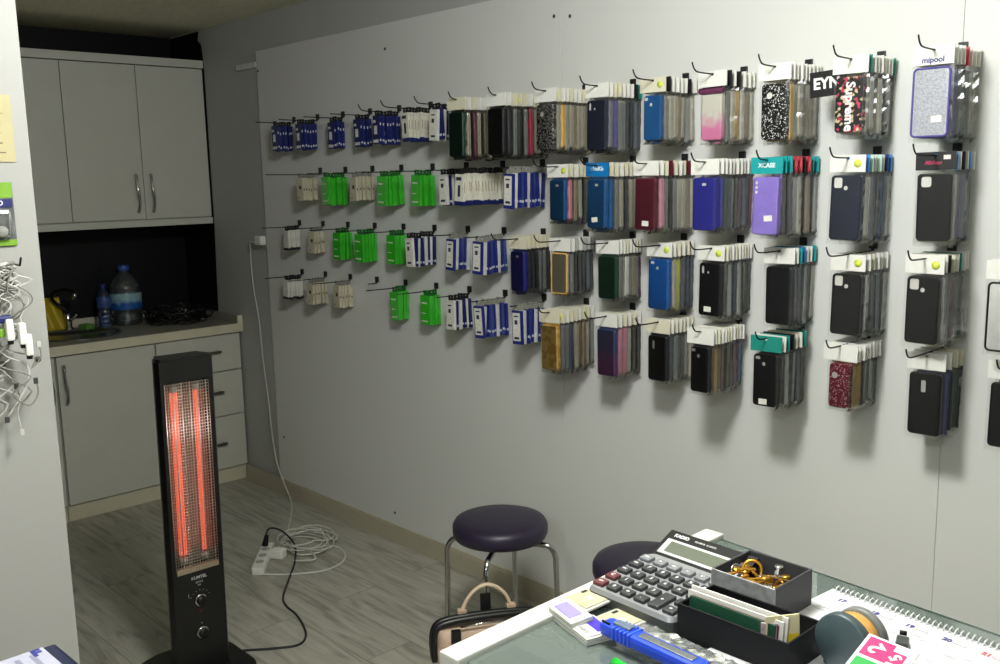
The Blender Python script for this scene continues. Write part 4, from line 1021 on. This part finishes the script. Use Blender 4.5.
for (row, k, off, o1, ty) in NS:
    q = NP[ty]; X = -1.14 - .2*k; z = ROWZ[row] - .0165
    place = '%s %s hook from the kitchen' % (NUMW[order[row].index(k)], ROWN[row])
    L_ = .20 if not (row == 1 and k == 13) else .28
    if row == 3 and k <= 8: L_ = .17
    if row == 0 and k in (8, 9): L_ = .24
    hook(row, k, max(L_, off + .02), row == 0 and k in (8, 9, 10), 'the %s packets, %s' % (q['word'], place))
    pt = .0125; n = max(2, int(round((off - o1)/.0150)) + 1)
    r = random.Random(row*50 + k*3)
    for i in range(n):
        oi = off - (off - o1)*i/(n - 1)
        t = thing('accessory_packet', '%s packet, %s on the %s' % (q['word'], ORD[i], place), 'accessory', (X + r.uniform(-.003, .003), D - oi, z - r.uniform(0, .006)), rot=(r.uniform(-.02, .02), r.uniform(-.06, .06), r.uniform(-.05, .05)), group='accessory packets on the ' + place)
        c_ = q['box'][i % len(q['box'])]
        bm_ = GREENM if ty == 'green' else mat('pack_%d_%d_%d' % c_, c_, .38, var=.10, scale=60)
        part('box', cached('nbox_%s' % ty, lambda: nbox(q['w'], q['h'], pt), bm_), t)
        tc_ = {'black': (26, 26, 28), 'grey': (150, 150, 140), 'green': (30, 110, 40)}[q['tab']]
        part('hang_tab', cached('ntab', lambda: MB().rbox(-.014, -.003, -.001, .001, -.014, .008, .0005).rbox(.003, .014, -.001, .001, -.014, .008, .0005).box(-.003, .003, -.001, .001, .003, .008).box(-.003, .003, -.001, .001, -.014, -.003), mat('tab_' + q['tab'], tc_, .5)), t)
        if ty == 'green':
            part('charger', cached('gcharger', lambda: MB().rbox(-.020, .020, -.0045, .0045, -.10, -.035, .004), mat('green_dark_inner', (40, 150, 40), .4)), t)
            if i == 0: part('print', cached('gprint', lambda: MB().box(-.02, .012, -.0068, -.0063, -.045, -.040).box(-.02, .004, -.0068, -.0063, -.085, -.082).box(-.02, .016, -.0068, -.0063, -.118, -.113), STW), t)
        if q.get('art') == 1:
            part('print', cached('nart1', lambda: MB().box(-.018, -.002, -.0068, -.0062, -.040, -.030).box(-.012, .008, -.0068, -.0062, -.085, -.052).box(-.018, .016, -.0068, -.0062, -.118, -.106).box(.0229, .0236, -.004, .003, -.112, -.104).box(.0229, .0236, -.003, .002, -.05, -.04), mat('art_pale', (206, 206, 214), .45, var=.2, scale=160)), t)
        if q.get('art') == 2 and i == 0:
            part('print', cached('nart2', lambda: MB().rbox(-.019, .019, -.0068, -.0062, -.118, -.020, .0002), mat('art_white', (222, 220, 210), .45, var=.12, scale=120)), t)
            part('print', cached('nart3', lambda: MB().box(-.008, .006, -.0072, -.0068, -.060, -.045).box(-.012, .012, -.0072, -.0068, -.112, -.104).box(-.012, .01, -.0072, -.0068, -.034, -.029), mat('art_dark', (40, 44, 70), .5)), t)
        elif q.get('art') == 2:
            part('print', cached('nart4', lambda: MB().box(.0228, .0236, -.0045, .0045, -.112, -.104).box(-.02, .018, -.0068, -.0062, -.112, -.104), mat('art_pale', (0, 0, 0))), t)
        if q.get('band'):
            part('band', cached('nband', lambda: MB().rbox(-.0226, .0226, -.0069, .0069, -.1205, -.106, .0004), mat('band_navy', (24, 34, 96), .4)), t)
            if i == 0: part('print', cached('nart5', lambda: MB().box(-.016, .01, -.0068, -.0062, -.034, -.022).box(-.006, .006, -.0068, -.0062, -.09, -.05), mat('art_dark', (0, 0, 0))), t)
            part('side_print', cached('nart6', lambda: MB().box(.0219, .0226, -.0012, .0012, -.075, -.04), mat('art_tan', (150, 130, 100), .5)), t)
        if q.get('foot'):
            part('foot', cached('nfoot', lambda: MB().rbox(-.0226, .0226, -.0069, .0069, -.103, -.092, .0004), mat('foot_dark', (26, 28, 44), .4)), t)
        if q.get('dot'):
            part('print', cached('ndot', lambda: MB().box(-.012, -.006, -.0068, -.0062, -.10, -.093).box(-.004, .012, -.0068, -.0062, -.06, -.045).box(.0249, .0256, -.0022, .0022, -.068, -.058), mat('dot_brown', (70, 60, 48), .5)), t)
# one empty hook
hook(3, 11, .05, False, 'nothing, bare between tan and green packets')
print('packets', NPACK)
# ------------------------------------------------------------------ camera
yaw, pitch, roll = 0.81410776, 0.16127913, -0.02063634
fw = Vector((-math.sin(yaw)*math.cos(pitch), math.cos(yaw)*math.cos(pitch), -math.sin(pitch)))
r0 = Vector((math.cos(yaw), math.sin(yaw), 0)); u0 = r0.cross(fw)
rr = math.cos(roll)*r0 + math.sin(roll)*u0; uu = -math.sin(roll)*r0 + math.cos(roll)*u0
cam = bpy.data.cameras.new('camera'); co = bpy.data.objects.new('camera', cam); C.objects.link(co)
M = Matrix((( rr.x, uu.x, -fw.x), (rr.y, uu.y, -fw.y), (rr.z, uu.z, -fw.z))).to_4x4(); M.translation = Vector((0, 0, 1.6))
co.matrix_world = M
cam.sensor_fit = 'HORIZONTAL'; cam.sensor_width = 36; cam.lens = 951.70*36/1000
cam.clip_start = .02
sc.camera = co

# ------------------------------------------------------------------ light
def area(name, loc, sx, sy, power, col=(.985, 1, 1), rot=(0, 0, 0)):
    l = bpy.data.lights.new(name, 'AREA'); l.shape = 'RECTANGLE'; l.size = sx; l.size_y = sy; l.energy = power; l.color = col
    o = bpy.data.objects.new(name, l); C.objects.link(o); o.location = loc; o.rotation_euler = rot
    return o
pl0 = bpy.data.lights.new('bulb_lamp', 'POINT'); pl0.energy = 77; pl0.shadow_soft_size = .14; pl0.color = (.985, 1, 1)
po = bpy.data.objects.new('bulb_lamp', pl0); C.objects.link(po); po.location = (-1.02, 1.0, 2.27)
area('fill_light', (.2, -1.2, 2.37), .6, .6, 44)  # unseen fill light added behind the camera to lift wall and room
W = bpy.data.worlds.new('world'); sc.world = W; W.use_nodes = True
W.node_tree.nodes['Background'].inputs[0].default_value = (.8, .85, .9, 1); W.node_tree.nodes['Background'].inputs[1].default_value = .1

vs = sc.view_settings
sc.display_settings.display_device = 'sRGB'
vs.view_transform = 'Standard'; vs.look = 'None'; vs.gamma = 1; vs.exposure = .14; vs.use_curve_mapping = False
cy = sc.cycles
cy.max_bounces = 10; cy.diffuse_bounces = 5; cy.glossy_bounces = 4; cy.transparent_max_bounces = 40; cy.use_denoising = True
cy.caustics_reflective = False; cy.caustics_refractive = False; cy.sample_clamp_indirect = 6
